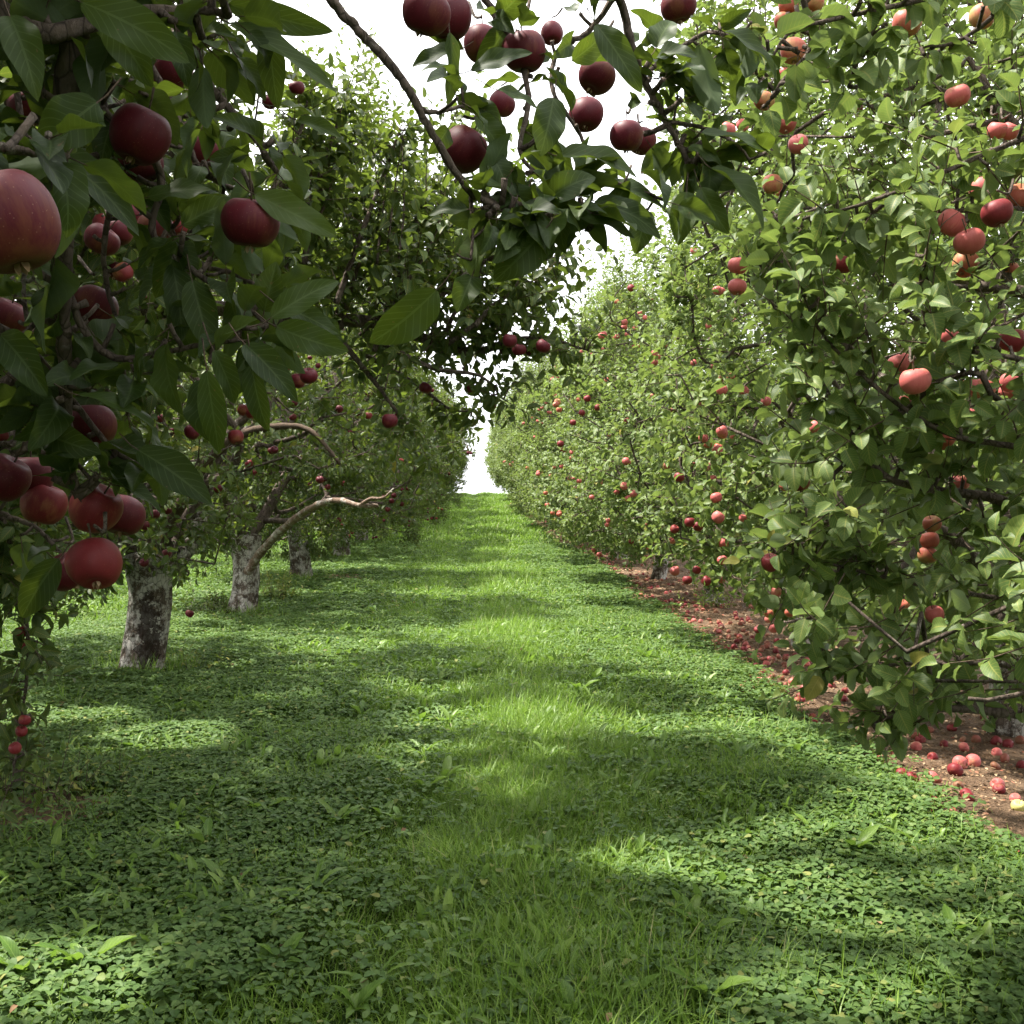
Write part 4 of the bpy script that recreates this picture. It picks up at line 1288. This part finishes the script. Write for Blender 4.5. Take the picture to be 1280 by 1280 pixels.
# the nearest trunk has a dark rotten scar down its lane side
tro = [c for c in left_trees[0].children if c.name.startswith('trunk')][0]
tro.material_slots[0].link = 'OBJECT'
tro.material_slots[0].material = M['trunk_scar']

# ------------------------------------------------------------------ apples
def apple_mesh(name, nu, nv, seed, flat=0.92, squash=0.0):
    """unit-diameter apple of 1 m; stalk at +z"""
    rg = np.random.default_rng(seed)
    prof = []
    for i in range(nv + 1):
        t = i / nv * math.pi
        r = math.sin(t) ** 0.86 * (1 - 0.10 * (1 - math.cos(t)) * 0.5 * (t / math.pi))
        z = math.cos(t) * 0.5 * flat
        z -= 0.155 * math.exp(-(math.sin(t) / 0.34) ** 2) * (1 if t < math.pi / 2 else -0.62)
        prof.append((max(0, r) * 0.5, z))
    v = []
    ph = rg.uniform(0, 6)
    for i, (r, z) in enumerate(prof):
        if i in (0, nv):
            v.append((0, 0, z))
            continue
        for j in range(nu):
            a = 2 * math.pi * j / nu
            lob = 1 + 0.028 * math.cos(5 * a + ph) * (i / nv) ** 1.5 + 0.03 * math.cos(2 * a + ph * 2) + 0.018 * math.cos(3 * a - ph)
            v.append((r * lob * math.cos(a), r * lob * math.sin(a), z * (1 + 0.05 * math.cos(a + ph)) + 0.0))
    loops, tot = [], []
    for j in range(nu):
        loops += [0, 1 + j, 1 + (j + 1) % nu]
        tot.append(3)
    for i in range(nv - 2):
        b = 1 + i * nu
        for j in range(nu):
            loops += [b + j, b + nu + j, b + nu + (j + 1) % nu, b + (j + 1) % nu]
            tot.append(4)
    b, last = 1 + (nv - 2) * nu, len(v) - 1
    for j in range(nu):
        loops += [b + j, last, b + (j + 1) % nu]
        tot.append(3)
    a = Acc()
    a.add(np.array(v) * 0.078, loops, tot)
    return a


def stalk_mesh():
    a = Acc()
    P = np.array([(0, 0, 0.31), (0.015, 0, 0.45), (0.03, 0.01, 0.62), (0.07, 0.02, 0.78)]) * 0.078
    add_tube(a, P, np.array([0.0016, 0.0013, 0.0013, 0.0020]), 6)
    return a.mesh('stalk', [M['twig']])


def calyx_mesh():
    a = Acc()
    B, D, Nn = [], [], []
    for k in range(5):
        th = k * 2 * math.pi / 5
        B.append((0.002 * math.cos(th), 0.002 * math.sin(th), -0.0285))
        D.append((0.55 * math.cos(th), 0.55 * math.sin(th), -0.8))
        Nn.append((math.cos(th), math.sin(th), 0.4))
    add_leaves(a, T_MID, np.array(B), np.array(D), np.array(Nn), 0.011, 0.006, 0.4, 0.2)
    return a.mesh('calyx', [M['dry']])


SHAPES_HI = [apple_mesh('apple', 36, 22, s, f) for s, f in ((1, 0.92), (2, 0.86), (3, 0.97))]
SHAPES_LO = [apple_mesh('apple', 16, 10, s, f) for s, f in ((4, 0.9), (5, 0.95))]
AMESH = {}
for c in ('dark', 'red', 'blush', 'streaked', 'green', 'brown'):
    AMESH[c] = ([s.mesh('apple', [M['apple_' + c]]) for s in SHAPES_HI], [s.mesh('apple', [M['apple_' + c]]) for s in SHAPES_LO])
STALK, CALYX = stalk_mesh(), calyx_mesh()


def put_apple(name, p, dia, colour, label, group, parts=True, tilt=0.35, rg=rng, hi=True):
    me = AMESH[colour][0 if hi else 1]
    o = link(name, me[rg.integers(len(me))], None, p)
    s = dia / 0.078
    o.scale = (s, s, s)
    o.rotation_euler = (rg.normal(0, tilt), rg.normal(0, tilt), rg.uniform(0, 6.28))
    tag(o, label, 'apple', group)
    if parts:
        link('stalk', STALK, o)
        link('calyx', CALYX, o)
    return o


ra = np.random.default_rng(5)
occupied = []
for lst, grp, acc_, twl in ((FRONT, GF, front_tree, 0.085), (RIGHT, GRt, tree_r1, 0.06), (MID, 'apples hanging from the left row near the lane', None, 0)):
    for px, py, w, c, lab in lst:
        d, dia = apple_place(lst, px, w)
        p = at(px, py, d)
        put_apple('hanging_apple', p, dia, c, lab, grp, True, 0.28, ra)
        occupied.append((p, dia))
        if acc_ is not None:
            top = p + UP * dia * 0.30
            e = top + np.array([ra.normal(0, 0.02), ra.normal(0.0, 0.01), twl * ra.uniform(0.5, 1.0)]) + nrm(p - CAM) * 0.06
            ta = Acc()
            add_tube(ta, spline([top + UP * 0.03, (top + e) / 2 + ra.normal(0, 0.006, 3), e], 7), np.linspace(0.0026, 0.0034, 7), 6, 0, True, 0.15, ra)
            link('spur', ta.mesh('spur', [M['limb']], np.array(acc_.location)), acc_)
# ---- apples scattered through the rows: keep only those the viewer can see
print('apples')
bpy.context.view_layer.update()
dg = bpy.context.evaluated_depsgraph_get()


def seen(p, r):
    n = 0
    for ox, oz in ((0, 0), (0.6, 0), (-0.6, 0), (0, 0.6), (0, -0.6)):
        q = p + rgt * ox * r + UP * oz * r
        v = q - CAM
        L = np.linalg.norm(v)
        hit = scene.ray_cast(dg, Vector(CAM), Vector(v / L), distance=L - r * 0.8)
        n += 0 if hit[0] else 1
    return n


cands = []
for P, side, k in APPLE_SRC:
    if k > 8:
        continue
    rel = P - P.mean(0)
    px, py, z = project(P)
    lane = (P[:, 0] > -2.6) if side == 'left' else (P[:, 0] < 3.0)
    ok = lane & (px > -5) & (px < 1285) & (py > 0) & (py < 900) & (z > 2)
    if k == 1:
        ok &= (py < 560) & (z > 2.6) if side == 'right' else (z > 3.5)
    Q = P[ok]
    ra.shuffle(Q)
    got = 0
    want = {'left': [14, 18, 16, 12, 10, 8, 5, 4, 3], 'right': [9, 42, 38, 30, 20, 14, 8, 6, 4]}[side][k - 1]
    for q in Q:
        if got >= want:
            break
        toward = nrm(CAM - q)
        m = ra.integers(1, 4)
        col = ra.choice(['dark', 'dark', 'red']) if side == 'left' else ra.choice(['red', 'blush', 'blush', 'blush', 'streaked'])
        for _ in range(m):
            p = q + toward * ra.uniform(0.05, 0.3) + np.array([ra.normal(0, 0.06), ra.normal(0, 0.06), ra.normal(-0.06, 0.05)])
            if any(np.linalg.norm(p - o) < 0.5 * (dd + 0.07) for o, dd in occupied):
                continue
            s = seen(p, 0.036)
            if s >= (2 if m > 1 else 3):
                cands.append((p, side, k, col))
                occupied.append((p, 0.072))
                got += 1
print('row apples', len(cands))
byt = {}
for c in cands:
    byt.setdefault((c[1], c[2], c[3]), []).append(c)
CW = {'dark': 'dark red', 'red': 'red', 'blush': 'pink', 'streaked': 'yellow-flushed'}
NUM = ['highest', 'second highest', 'third highest', 'fourth highest', 'fifth highest', 'sixth highest', 'seventh highest', 'eighth highest']
for (side, k, col), lst in sorted(byt.items()):
    lst.sort(key=lambda c: -c[0][2])
    tn = f'{ORD[k - 1]} tree of the {side} row' if side == 'right' else ('tree behind the dark foreground boughs' if k == 1 else f'tree of the {["", "nearest", "second", "third", "fourth", "fifth", "sixth", "seventh", "eighth"][k - 1]} left trunk')
    for n_, (p, _, _, _) in enumerate(lst):
        if len(lst) == 1:
            lab = f'only {CW[col]} apple showing on the {tn}'
        elif n_ < 8 and k < 5:
            lab = f'{NUM[n_]} {CW[col]} apple showing on the {tn}'
        else:
            lab = f'small {CW[col]} apple ' + ('low ' if k < 5 else '') + f'on the {tn}'
        put_apple('hanging_apple', p, ra.uniform(0.064, 0.078), col, lab, f'{CW[col]} apples on the {tn}', k <= 2, 0.3, ra, k <= 2)

# ---- windfalls on the bare soil
print('windfalls')
WIND = [(1127, 974, 'red', 'left apple of the row of three at the soil edge'), (1140, 979, 'red', 'middle apple of the row of three at the soil edge'), (1165, 977, 'blush', 'right apple of the row of three at the soil edge'),
        (1194, 970, 'red', 'apple touching the big pink windfall from below'), (1200, 961, 'blush', 'pink apple left of the big pink windfall'), (1216, 959, 'blush', 'big pink windfall on the sunlit soil'),
        (1247, 987, 'blush', 'split pink windfall alone near the right edge'), (1210, 1002, 'red', 'deep red windfall alone in front of the others'), (1273, 1015, 'green', 'yellow-green windfall nearest the viewer at the right edge'),
        (1166, 1007, 'brown', 'sunken brown windfall half buried in the clover'), (1121, 947, 'red', 'windfall under the lowest leaf tip'), (1166, 952, 'red', 'windfall behind the row of three'),
        (1246, 946, 'blush', 'lower apple of the stacked three on the right'), (1245, 932, 'red', 'upper apple of the stacked three on the right'), (1260, 936, 'red', 'right apple of the stacked three on the right'),
        (1237, 917, 'red', 'windfall under the low right limb'), (1277, 962, 'red', 'windfall cut by the right edge'), (977, 866, 'green', 'pale yellow windfall among red ones')]
MORE = [(1050, 896), (1016, 901), (1018, 908), (997, 881), (1003, 880), (1014, 876), (1005, 864), (991, 856), (966, 849), (954, 845), (949, 854), (950, 847), (981, 837), (962, 827), (941, 823), (939, 866), (927, 865),
        (1040, 861), (1024, 845), (1080, 882), (1077, 852), (935, 850), (945, 836), (958, 812), (970, 818), (940, 800), (950, 803), (930, 815), (1000, 845), (990, 830), (1220, 930), (1205, 940), (1190, 915), (1265, 915), (1275, 930), (1180, 935), (1230, 900), (1150, 930)]
rw = np.random.default_rng(9)
spots = []


def windfall(x, y, dia, c, lab, grp, parts):
    z = float(gz(x, y)) + dia * 0.36
    o = put_apple('fallen_apple', (x, y, z), dia, c, lab, grp, parts, 1.0, rw, parts)
    if c == 'brown':
        o.scale.z *= 0.8
    spots.append((x, y, dia))


for px, py, c, lab in WIND:
    x, y, z = ground_at(px, py)
    windfall(x, y, 0.088 if 'big' in lab else rw.uniform(0.062, 0.074), c, lab, 'windfalls at the near end of the bare soil', True)
for px, py in MORE:
    x, y, z = ground_at(px, py)
    windfall(x, y, rw.uniform(0.056, 0.072), rw.choice(['red', 'red', 'blush', 'brown']), 'windfall lying on bare soil between clover and second right-hand tree', 'windfalls below the second right tree', False)
zones = ((4.4, 9, 24, 'near', 'second'), (9, 13.5, 85, 'middle', 'third'), (13.5, 17.5, 55, 'farther', 'fourth'), (17.5, 26, 36, 'far', 'fifth'))
WG = {'red': 'red', 'blush': 'pink', 'brown': 'rotting brown'}
for y0, y1, n_, w_, t_ in zones:
    k = tries = 0
    while k < n_ and tries < 4000:
        tries += 1
        y = rw.uniform(y0, y1)
        x = float(soil_left(np.array(y))) + abs(rw.normal(0.1, 0.55)) - (0.25 if rw.random() < 0.12 else 0.0)
        if x > 4.3 or any(abs(x - a_) < 0.066 and abs(y - b_) < 0.066 for a_, b_, _ in spots):
            continue
        px, py, zz = project(np.array([[x, y, float(gz(x, y))]]))
        if px[0] > 1290 or py[0] > 1050:
            continue
        if seen(np.array([x, y, float(gz(x, y)) + 0.03]), 0.028) < 2:
            continue
        c = rw.choice(['red', 'red', 'blush', 'brown', 'brown', 'brown'])
        windfall(x, y, rw.uniform(0.055, 0.072), c, f'{WG[c]} windfall on the {w_} soil by the {t_} tree of the right row', f'{WG[c]} windfalls on the {w_} stretch of soil', False)
        k += 1
print('windfalls', len(spots))
far = Acc()
for _ in range(240):
    y = 18 + 42 * rw.random() ** 1.3
    x = float(soil_left(np.array(y))) + abs(rw.normal(0.1, 0.6))
    s = SHAPES_LO[rw.integers(2)]
    v = np.concatenate(s.v) * rw.uniform(0.75, 0.95)
    far.add(v + np.array([x, y, float(gz(x, y)) + 0.028]), np.concatenate(s.lo), np.concatenate(s.tot))
tag(link('windfall_litter', far.mesh('windfall_litter', [M['apple_brown']])), 'carpet of tiny red windfalls along the far bare soil', 'fallen apples', kind='stuff')

# ------------------------------------------------------------------ ground cover
print('cover')


def on_soil(x, y):
    m = x > soil_left(y) - 0.04 - 0.004 * np.clip(y - 15, 0, 40) + 0.10 * rng.normal(0, 1, len(x))
    for cx, cy, r1, r2 in PATCHES:
        m |= (((x - cx) / r1) ** 2 + ((y - cy) / r2) ** 2 < rng.uniform(0.5, 1.3, len(x))) & (rng.uniform(0, 1, len(x)) < 0.85)
    return m & (x < 4.9)


def grassiness(x, y):
    """1 on the grassy crown of the lane, 0 in the clover at its sides"""
    edge = 0.35 * (vnoise(x, y, 0.9, 8) - 0.5) + 0.3 * (vnoise(x, y, 0.3, 9) - 0.5)
    far_ = np.clip((y - 9) / 9, 0, 1) * 0.9
    a = 1 / (1 + np.exp(-(x + 0.70 + far_ + edge * 2) * 5))
    b = 1 / (1 + np.exp((x - 1.10 - far_ * 0.3 + edge * 2) * 5))
    return a * b


def scatter(n, y0, y1, x0, x1):
    """points over the visible wedge"""
    y = y0 + (y1 - y0) * rng.random(n)
    x = x0 + (x1 - x0) * rng.random(n)
    px = 600 + F * x / y
    return (x[(px > -60) & (px < 1340)], y[(px > -60) & (px < 1340)])


T_BLADE = leaf_template(5, 2, lambda t: 0.0 if t >= 1 else (1 - t ** 2.2) * (0.7 + 0.3 * min(1, t * 4)))


def blades(acc, x, y, h, w, lean):
    k = len(x)
    b = np.stack([x, y, gz(x, y) - 0.01], 1)
    az = rng.uniform(0, 6.28, k)
    ln = np.abs(rng.normal(0, lean, k))
    d = np.stack([np.cos(az) * ln, np.sin(az) * ln, np.ones(k)], 1)
    n = np.stack([-np.cos(az), -np.sin(az), np.full(k, 0.3)], 1) + rng.normal(0, 0.3, (k, 3))
    add_leaves(acc, T_BLADE, b, d, n, h, w, rng.uniform(0.1, 1.3, k), 0.0, rng.normal(0, 0.05, k))


ga = Acc()
for n, y0, y1, x0, x1, h, w in ((230000, 2.6, 7, -2.8, 3.0, 0.12, 0.0046), (170000, 7, 14, -6.5, 3.2, 0.12, 0.0065), (100000, 14, 28, -9, 3.2, 0.125, 0.011), (90000, 28, 64, -9, 3.4, 0.16, 0.024), (14000, 9, 24, -13, -4.0, 0.16, 0.014)):
    x, y = scatter(n, y0, y1, x0, x1)
    gr = grassiness(x, y)
    pr = 0.2 + 0.8 * gr
    pr = np.where(x < -4.2, 0.8, pr)
    pr = np.where(y > 24, np.maximum(pr, 0.45), pr)
    ok = (rng.random(len(x)) < pr) & ~on_soil(x, y)
    x, y, gr = x[ok], y[ok], gr[ok]
    tall = 0.65 + 0.8 * vnoise(x, y, 0.55, 11) + 0.35 * np.exp(-((x - 0.35) / 0.35) ** 2)
    trackd = 1 - 0.5 * (np.exp(-((x + 0.35) / 0.2) ** 2))
    blades(ga, x, y, h * tall * trackd * rng.uniform(0.5, 1.35, len(x)), w * rng.uniform(0.7, 1.3, len(x)), 0.75)
for e in left_trees[:4]:          # longer grass left standing round the trunks
    k = 520
    th, rr = rng.uniform(0, 6.28, k), rng.uniform(0.17, 0.48, k) ** 1.0
    x, y = e.location.x + rr * np.cos(th), e.location.y + rr * np.sin(th)
    blades(ga, x, y, rng.uniform(0.08, 0.28, k), 0.007 * rng.uniform(0.7, 1.4, k), 0.4)
tag(link('grass', ga.mesh('grass', [M['grass']])), 'bright green grass along the middle of the lane', 'grass', kind='stuff')

# clover: three round leaflets on a stalk
T_CLOV = leaf_template(4, 3, lambda t: 0.0 if t <= 0 else (0.55 * math.sin(min(1, t) * 1.9) ** 0.7 + 0.35 * t * (1 - t) if t < 1 else 0.34))
ca = Acc()
for n, y0, y1, x0, x1, s in ((50000, 2.6, 7, -2.9, 3.3, 0.031), (66000, 7, 14, -6.5, 3.4, 0.034), (42000, 14, 30, -9, 3.4, 0.052)):
    x, y = scatter(n, y0, y1, x0, x1)
    gr = grassiness(x, y)
    pr = np.clip(1.0 - 0.92 * gr, 0, 1)
    pr = np.where(x < -4.6, 0.25, pr)
    ok = (rng.random(len(x)) < pr) & ~on_soil(x, y)
    x, y = x[ok], y[ok]
    k = len(x)
    hgt = (0.035 + 0.05 * vnoise(x, y, 0.35, 12) + rng.uniform(-0.012, 0.012, k)) * (1 + 3 * (s - 0.021))
    top = np.stack([x, y, gz(x, y) + hgt], 1)
    az = rng.uniform(0, 6.28, k)
    tilt = rng.normal(0, 0.28, (k, 2))
    nn_ = nrm(np.stack([tilt[:, 0], tilt[:, 1], np.ones(k)], 1))
    sz = s * rng.uniform(0.6, 1.3, k)
    for q in range(3):
        a_ = az + q * 2.094
        d = np.stack([np.cos(a_), np.sin(a_), rng.normal(0.05, 0.15, k)], 1)
        add_leaves(ca, T_CLOV, top, d, nn_, sz, sz * 1.22, rng.uniform(0.0, 0.5, k), rng.uniform(0.0, 0.35, k))
tag(link('clover', ca.mesh('clover', [M['clover']])), 'low clover covering the ground on both sides of the lane', 'clover', kind='stuff')

# single broad leaves of plantain and young dandelion standing in the turf
wa = Acc()
for n, y0, y1, sz in ((9000, 2.7, 6, 0.088), (7000, 6, 12, 0.10)):
    x, y = scatter(n, y0, y1, -2.6, 2.6)
    cl_ = vnoise(x, y, 0.4, 31) * 0.6 + vnoise(x, y, 1.1, 33) * 0.6
    ok = (cl_ > 0.62) & ~on_soil(x, y) & (x < 2.0)
    x, y = x[ok], y[ok]
    k = len(x)
    az = rng.uniform(0, 6.28, k)
    el = rng.uniform(0.5, 1.4, k)
    d = np.stack([np.cos(az) * np.cos(el), np.sin(az) * np.cos(el), np.sin(el)], 1)
    n_ = np.stack([-np.cos(az) * np.sin(el), -np.sin(az) * np.sin(el), np.cos(el)], 1) + rng.normal(0, 0.2, (k, 3))
    L = sz * rng.uniform(0.6, 1.6, k)
    h_ = k // 2
    b_ = np.stack([x, y, gz(x, y) + 0.01], 1)
    for sl, tm, rt in ((slice(0, h_), T_DAND, 0.28), (slice(h_, k), T_DOCK, 0.26)):
        add_leaves(wa, tm, b_[sl], d[sl], n_[sl], L[sl], L[sl] * rt, rng.uniform(0.1, 1.0, k)[sl], rng.uniform(0.05, 0.4, k)[sl], rng.normal(0, 0.12, k)[sl], 0, 0.1)
tag(link('turf_weeds', wa.mesh('turf_weeds', [M['dandelion']])), 'scattered broad weed leaves standing up among grass and clover', 'weeds', kind='stuff')

# dry litter on the bare soil
la = Acc()
for n, y0, y1, s in ((9000, 3.0, 9, 0.022), (9000, 9, 20, 0.035), (5000, 20, 60, 0.06)):
    y = rng.uniform(y0, y1, n)
    x = soil_left(y) - 0.12 + np.abs(rng.normal(0, 1.0, n))
    ok = x < 4.8
    x, y = x[ok], y[ok]
    k = len(x)
    az = rng.uniform(0, 6.28, k)
    d = np.stack([np.cos(az), np.sin(az), rng.normal(0, 0.15, k)], 1)
    nn_ = np.stack([rng.normal(0, 0.35, k), rng.normal(0, 0.35, k), np.ones(k)], 1)
    L = s * rng.uniform(0.5, 1.8, k)
    add_leaves(la, T_LOW, np.stack([x, y, gz(x, y) + 0.012 + rng.uniform(0, 0.014, k)], 1), d, nn_, L, L * rng.choice([0.12, 0.2, 0.5, 0.6], k), rng.uniform(-0.5, 0.6, k), rng.uniform(0, 0.4, k))
n = 90                            # a few shed leaves on the lane
y = 2.8 + 14 * rng.random(n) ** 1.4
x = rng.uniform(-3.2, 2.4, n)
az = rng.uniform(0, 6.28, n)
d = np.stack([np.cos(az), np.sin(az), rng.normal(0, 0.2, n)], 1)
nn_ = np.stack([rng.normal(0, 0.3, n), rng.normal(0, 0.3, n), np.ones(n)], 1)
L = 0.036 * rng.uniform(0.5, 1.3, n)
add_leaves(la, T_MID, np.stack([x, y, gz(x, y) + rng.uniform(0.03, 0.085, n)], 1), d, nn_, L, L * 0.5, rng.uniform(-0.6, 0.9, n), rng.uniform(0.1, 0.5, n))
tag(link('leaf_litter', la.mesh('leaf_litter', [M['dry']])), 'dry brown leaves and wood chips on the bare soil and a few in the lane', 'leaf litter', kind='stuff')

# dandelions and docks: countable rosettes
rd = np.random.default_rng(21)


def rosette(tmpl, nleaf, L, ratio, up_, mat, seed):
    rg = np.random.default_rng(seed)
    a = Acc()
    az = np.arange(nleaf) * 2.4 + rg.uniform(0, 0.5, nleaf)
    el = rg.uniform(*up_, nleaf)
    d = np.stack([np.cos(az) * np.cos(el), np.sin(az) * np.cos(el), np.sin(el)], 1)
    n = np.stack([-np.cos(az) * np.sin(el), -np.sin(az) * np.sin(el), np.cos(el)], 1) + rg.normal(0, 0.15, (nleaf, 3))
    Ls = L * rg.uniform(0.6, 1.2, nleaf)
    b = np.zeros((nleaf, 3)) + d * 0.008
    add_leaves(a, tmpl, b, d, n, Ls, Ls * ratio, rg.uniform(0.2, 0.9, nleaf), rg.uniform(0.1, 0.4, nleaf), rg.normal(0, 0.1, nleaf), 0, 0.12, rg)
    return a.mesh('rosette', [M[mat]])


ROS = [rosette(T_DAND, 9, 0.15, 0.26, (0.5, 1.2), 'dandelion', 1), rosette(T_DAND, 11, 0.13, 0.28, (0.3, 1.0), 'dandelion', 2), rosette(T_DOCK, 6, 0.15, 0.24, (0.8, 1.4), 'dandelion', 3), rosette(T_DOCK, 8, 0.095, 0.36, (0.4, 1.2), 'dandelion', 4)]
NAMED = [(100, 1225, 2, 1.25, 'upright dock plant catching the sun in the bottom left corner'), (30, 1235, 2, 1.2, 'tall broad-leaved dock at the bottom left edge'), (840, 1115, 0, 1.1, 'pale toothed dandelion right of the lane centre, lower part'),
         (270, 1000, 2, 0.9, 'broad-leaved plant with upright rounded leaf in the left clover'), (320, 990, 0, 0.9, 'bright toothed dandelion beside the rounded leaf in the left clover'), (700, 1140, 3, 0.9, 'pale broad leaf rosette in the lower lane centre'),
         (980, 1135, 3, 1.0, 'flat sunlit rosette of pale leaves in the right clover'), (1020, 1060, 2, 1.0, 'narrow upright dock in the dark right clover'), (150, 1130, 0, 1.1, 'dandelion in the shaded clover at lower left'),
         (390, 1130, 0, 1.2, 'large toothed dandelion left of the worn track'), (350, 1215, 3, 1.1, 'leafy rosette at the bottom left of the worn track'), (880, 1180, 2, 1.0, 'dock with one upright spoon-shaped leaf at lower right'),
         (730, 1020, 0, 1.0, 'dandelion in sun patch on the lane middle'), (790, 1000, 3, 0.9, 'pale rosette at the sun patch border, right of the lane centre'), (1190, 1180, 3, 1.1, 'round-leaved rosette in the bottom right clover'),
         (880, 1262, 2, 1.1, 'dock at the bottom edge, right of centre'), (430, 1065, 1, 1.0, 'dandelion tuft where clover meets the worn track')]
for px, py, m, s, lab in NAMED:
    x, y, z = ground_at(px, py)
    o = link('dandelion' if m < 2 else 'dock_plant', ROS[m], None, (x, y, z + 0.015))
    o.scale = (s, s, s)
    o.rotation_euler = (0, 0, rd.uniform(0, 6.28))
    tag(o, lab, 'weed', 'broad-leaved weeds in the lane')
k = 0
while k < 200:
    y = 2.9 + 15 * rd.random() ** 1.5
    x = rd.choice([-0.9, 1.0, 0.3, -1.2, -0.2]) + rd.normal(0, 0.45)
    if x > 2.1 or x < -2.4:
        continue
    px, py, zz = project(np.array([[x, y, 0.0]]))
    if not (0 < px[0] < 1280 and py[0] < 1290):
        continue
    m = rd.integers(0, 4)
    o = link('dandelion' if m < 2 else 'dock_plant', ROS[m], None, (x, y, float(gz(x, y)) + 0.012))
    s = rd.uniform(0.6, 1.2)
    o.scale = (s, s, s)
    o.rotation_euler = (0, 0, rd.uniform(0, 6.28))
    zone = ('near stretch' if y < 5 else 'middle stretch' if y < 9 else 'far stretch') + (' left of the lane centre' if x < -0.3 else ' on the lane centre' if x < 0.7 else ' right of the lane centre')
    what = ('low toothed dandelion' if m < 2 else 'low broad-leaved dock')
    tag(o, f'{what} in the turf, {zone}', 'weed', f'{what} plants, {zone}')
    k += 1


# leafy sucker growth at the trunk feet
def sucker(x, y, h, n, mat, lab, seed, leafL=0.06, spreadr=0.25):
    rg = np.random.default_rng(seed)
    a = Acc()
    z = float(gz(x, y))
    B = np.stack([rg.normal(0, spreadr * 0.5, n), rg.normal(0, spreadr * 0.5, n), np.zeros(n)], 1)
    B[:, 2] = gz(B[:, 0] + x, B[:, 1] + y) - z - 0.01
    D = np.stack([B[:, 0] * 1.6 + rg.normal(0, 0.15, n), B[:, 1] * 1.6 + rg.normal(0, 0.15, n), np.ones(n)], 1)
    shoots_with_leaves(a, B, D, h * rg.uniform(0.45, 1.1, n), 0.03, leafL, 0.42, T_MID, rg, 0.0)
    o = link('weed_clump', a.mesh('weed_clump', [M[mat], M['twig']]), None, (x, y, z))
    tag(o, lab, 'weed', 'weeds and suckers at the feet of the trees')


for k, (px, py, h, n, mat, lab) in enumerate([(350, 752, 0.42, 46, 'weed', 'yellowish weed clump between the second and third left trunks'), (268, 770, 0.36, 34, 'leaf_left', 'low weeds left of the second pale trunk'),
                                              (240, 838, 0.22, 26, 'weed', 'thin weeds at the right foot of the nearest pale trunk'), (30, 1000, 0.40, 22, 'weed', 'dry yellow-green stems on the bare patch at the left edge'),
                                              (95, 1000, 0.22, 18, 'weed', 'small yellowish weeds beside the bare patch at left'), (95, 775, 0.35, 40, 'dandelion', 'sunlit leafy weeds beyond the nearest trunk at left'),
                                              (1040, 772, 0.42, 20, 'leaf_right', 'leafy sucker clump on the soil below the right hedge'), (888, 760, 0.45, 24, 'weed', 'dry weed tuft at the foot of the fourth right tree'),
                                              (480, 672, 0.5, 30, 'weed', 'weeds at the foot of the fourth left trunk')]):
    x, y, z = ground_at(px, py)
    sucker(x, y, h, n, mat, lab, 300 + k, 0.055 if y < 12 else 0.075)

# ------------------------------------------------------------------ light
elev = math.asin(SUN[2])
azim = math.atan2(SUN[0], SUN[1])
w = bpy.data.worlds.new('World')
scene.world = w
w.use_nodes = True
nt = w.node_tree
nt.nodes.clear()
out = nt.nodes.new('ShaderNodeOutputWorld')
bg = nt.nodes.new('ShaderNodeBackground')
sky = nt.nodes.new('ShaderNodeTexSky')
sky.sky_type = 'NISHITA'
sky.sun_disc = False
sky.sun_elevation = elev
sky.sun_rotation = azim
sky.air_density = 1.0
sky.dust_density = 3.0
tc = nt.nodes.new('ShaderNodeTexCoord')
cl = N(nt, 'ShaderNodeTexNoise', Scale=2.2, Detail=6.0, Roughness=0.55)
nt.links.new(tc.outputs['Generated'], cl.inputs['Vector'])
cloud = ramp(nt, cl.outputs['Fac'], [(0.3, (9.5, 9.7, 10.2)), (0.6, (13.0, 13.0, 13.2))])
f = ramp(nt, cl.outputs['Fac'], [(0.25, (0.80, 0.80, 0.80)), (0.5, (1, 1, 1))])
nt.links.new(mixc(nt, f, sky.outputs[0], cloud), bg.inputs['Color'])
bg.inputs['Strength'].default_value = 0.092
nt.links.new(bg.outputs[0], out.inputs['Surface'])
sd = bpy.data.lights.new('sun', 'SUN')
sd.energy = 5.0
sd.angle = R(2.0)
sd.color = (1.0, 0.95, 0.86)
so = bpy.data.objects.new('sun', sd)
COL.objects.link(so)
so.rotation_euler = Vector(-SUN).to_track_quat('-Z', 'Y').to_euler()

scene.view_settings.view_transform = 'Standard'
scene.view_settings.look = 'None'
scene.view_settings.exposure = 1.68
scene.view_settings.gamma = 1.0
scene.render.engine = 'CYCLES'
scene.cycles.max_bounces = 6
scene.cycles.diffuse_bounces = 3
scene.cycles.transmission_bounces = 3
scene.cycles.glossy_bounces = 2
scene.cycles.use_denoising = True
scene.cycles.use_adaptive_sampling = True
scene.cycles.adaptive_threshold = 0.02
print('done')
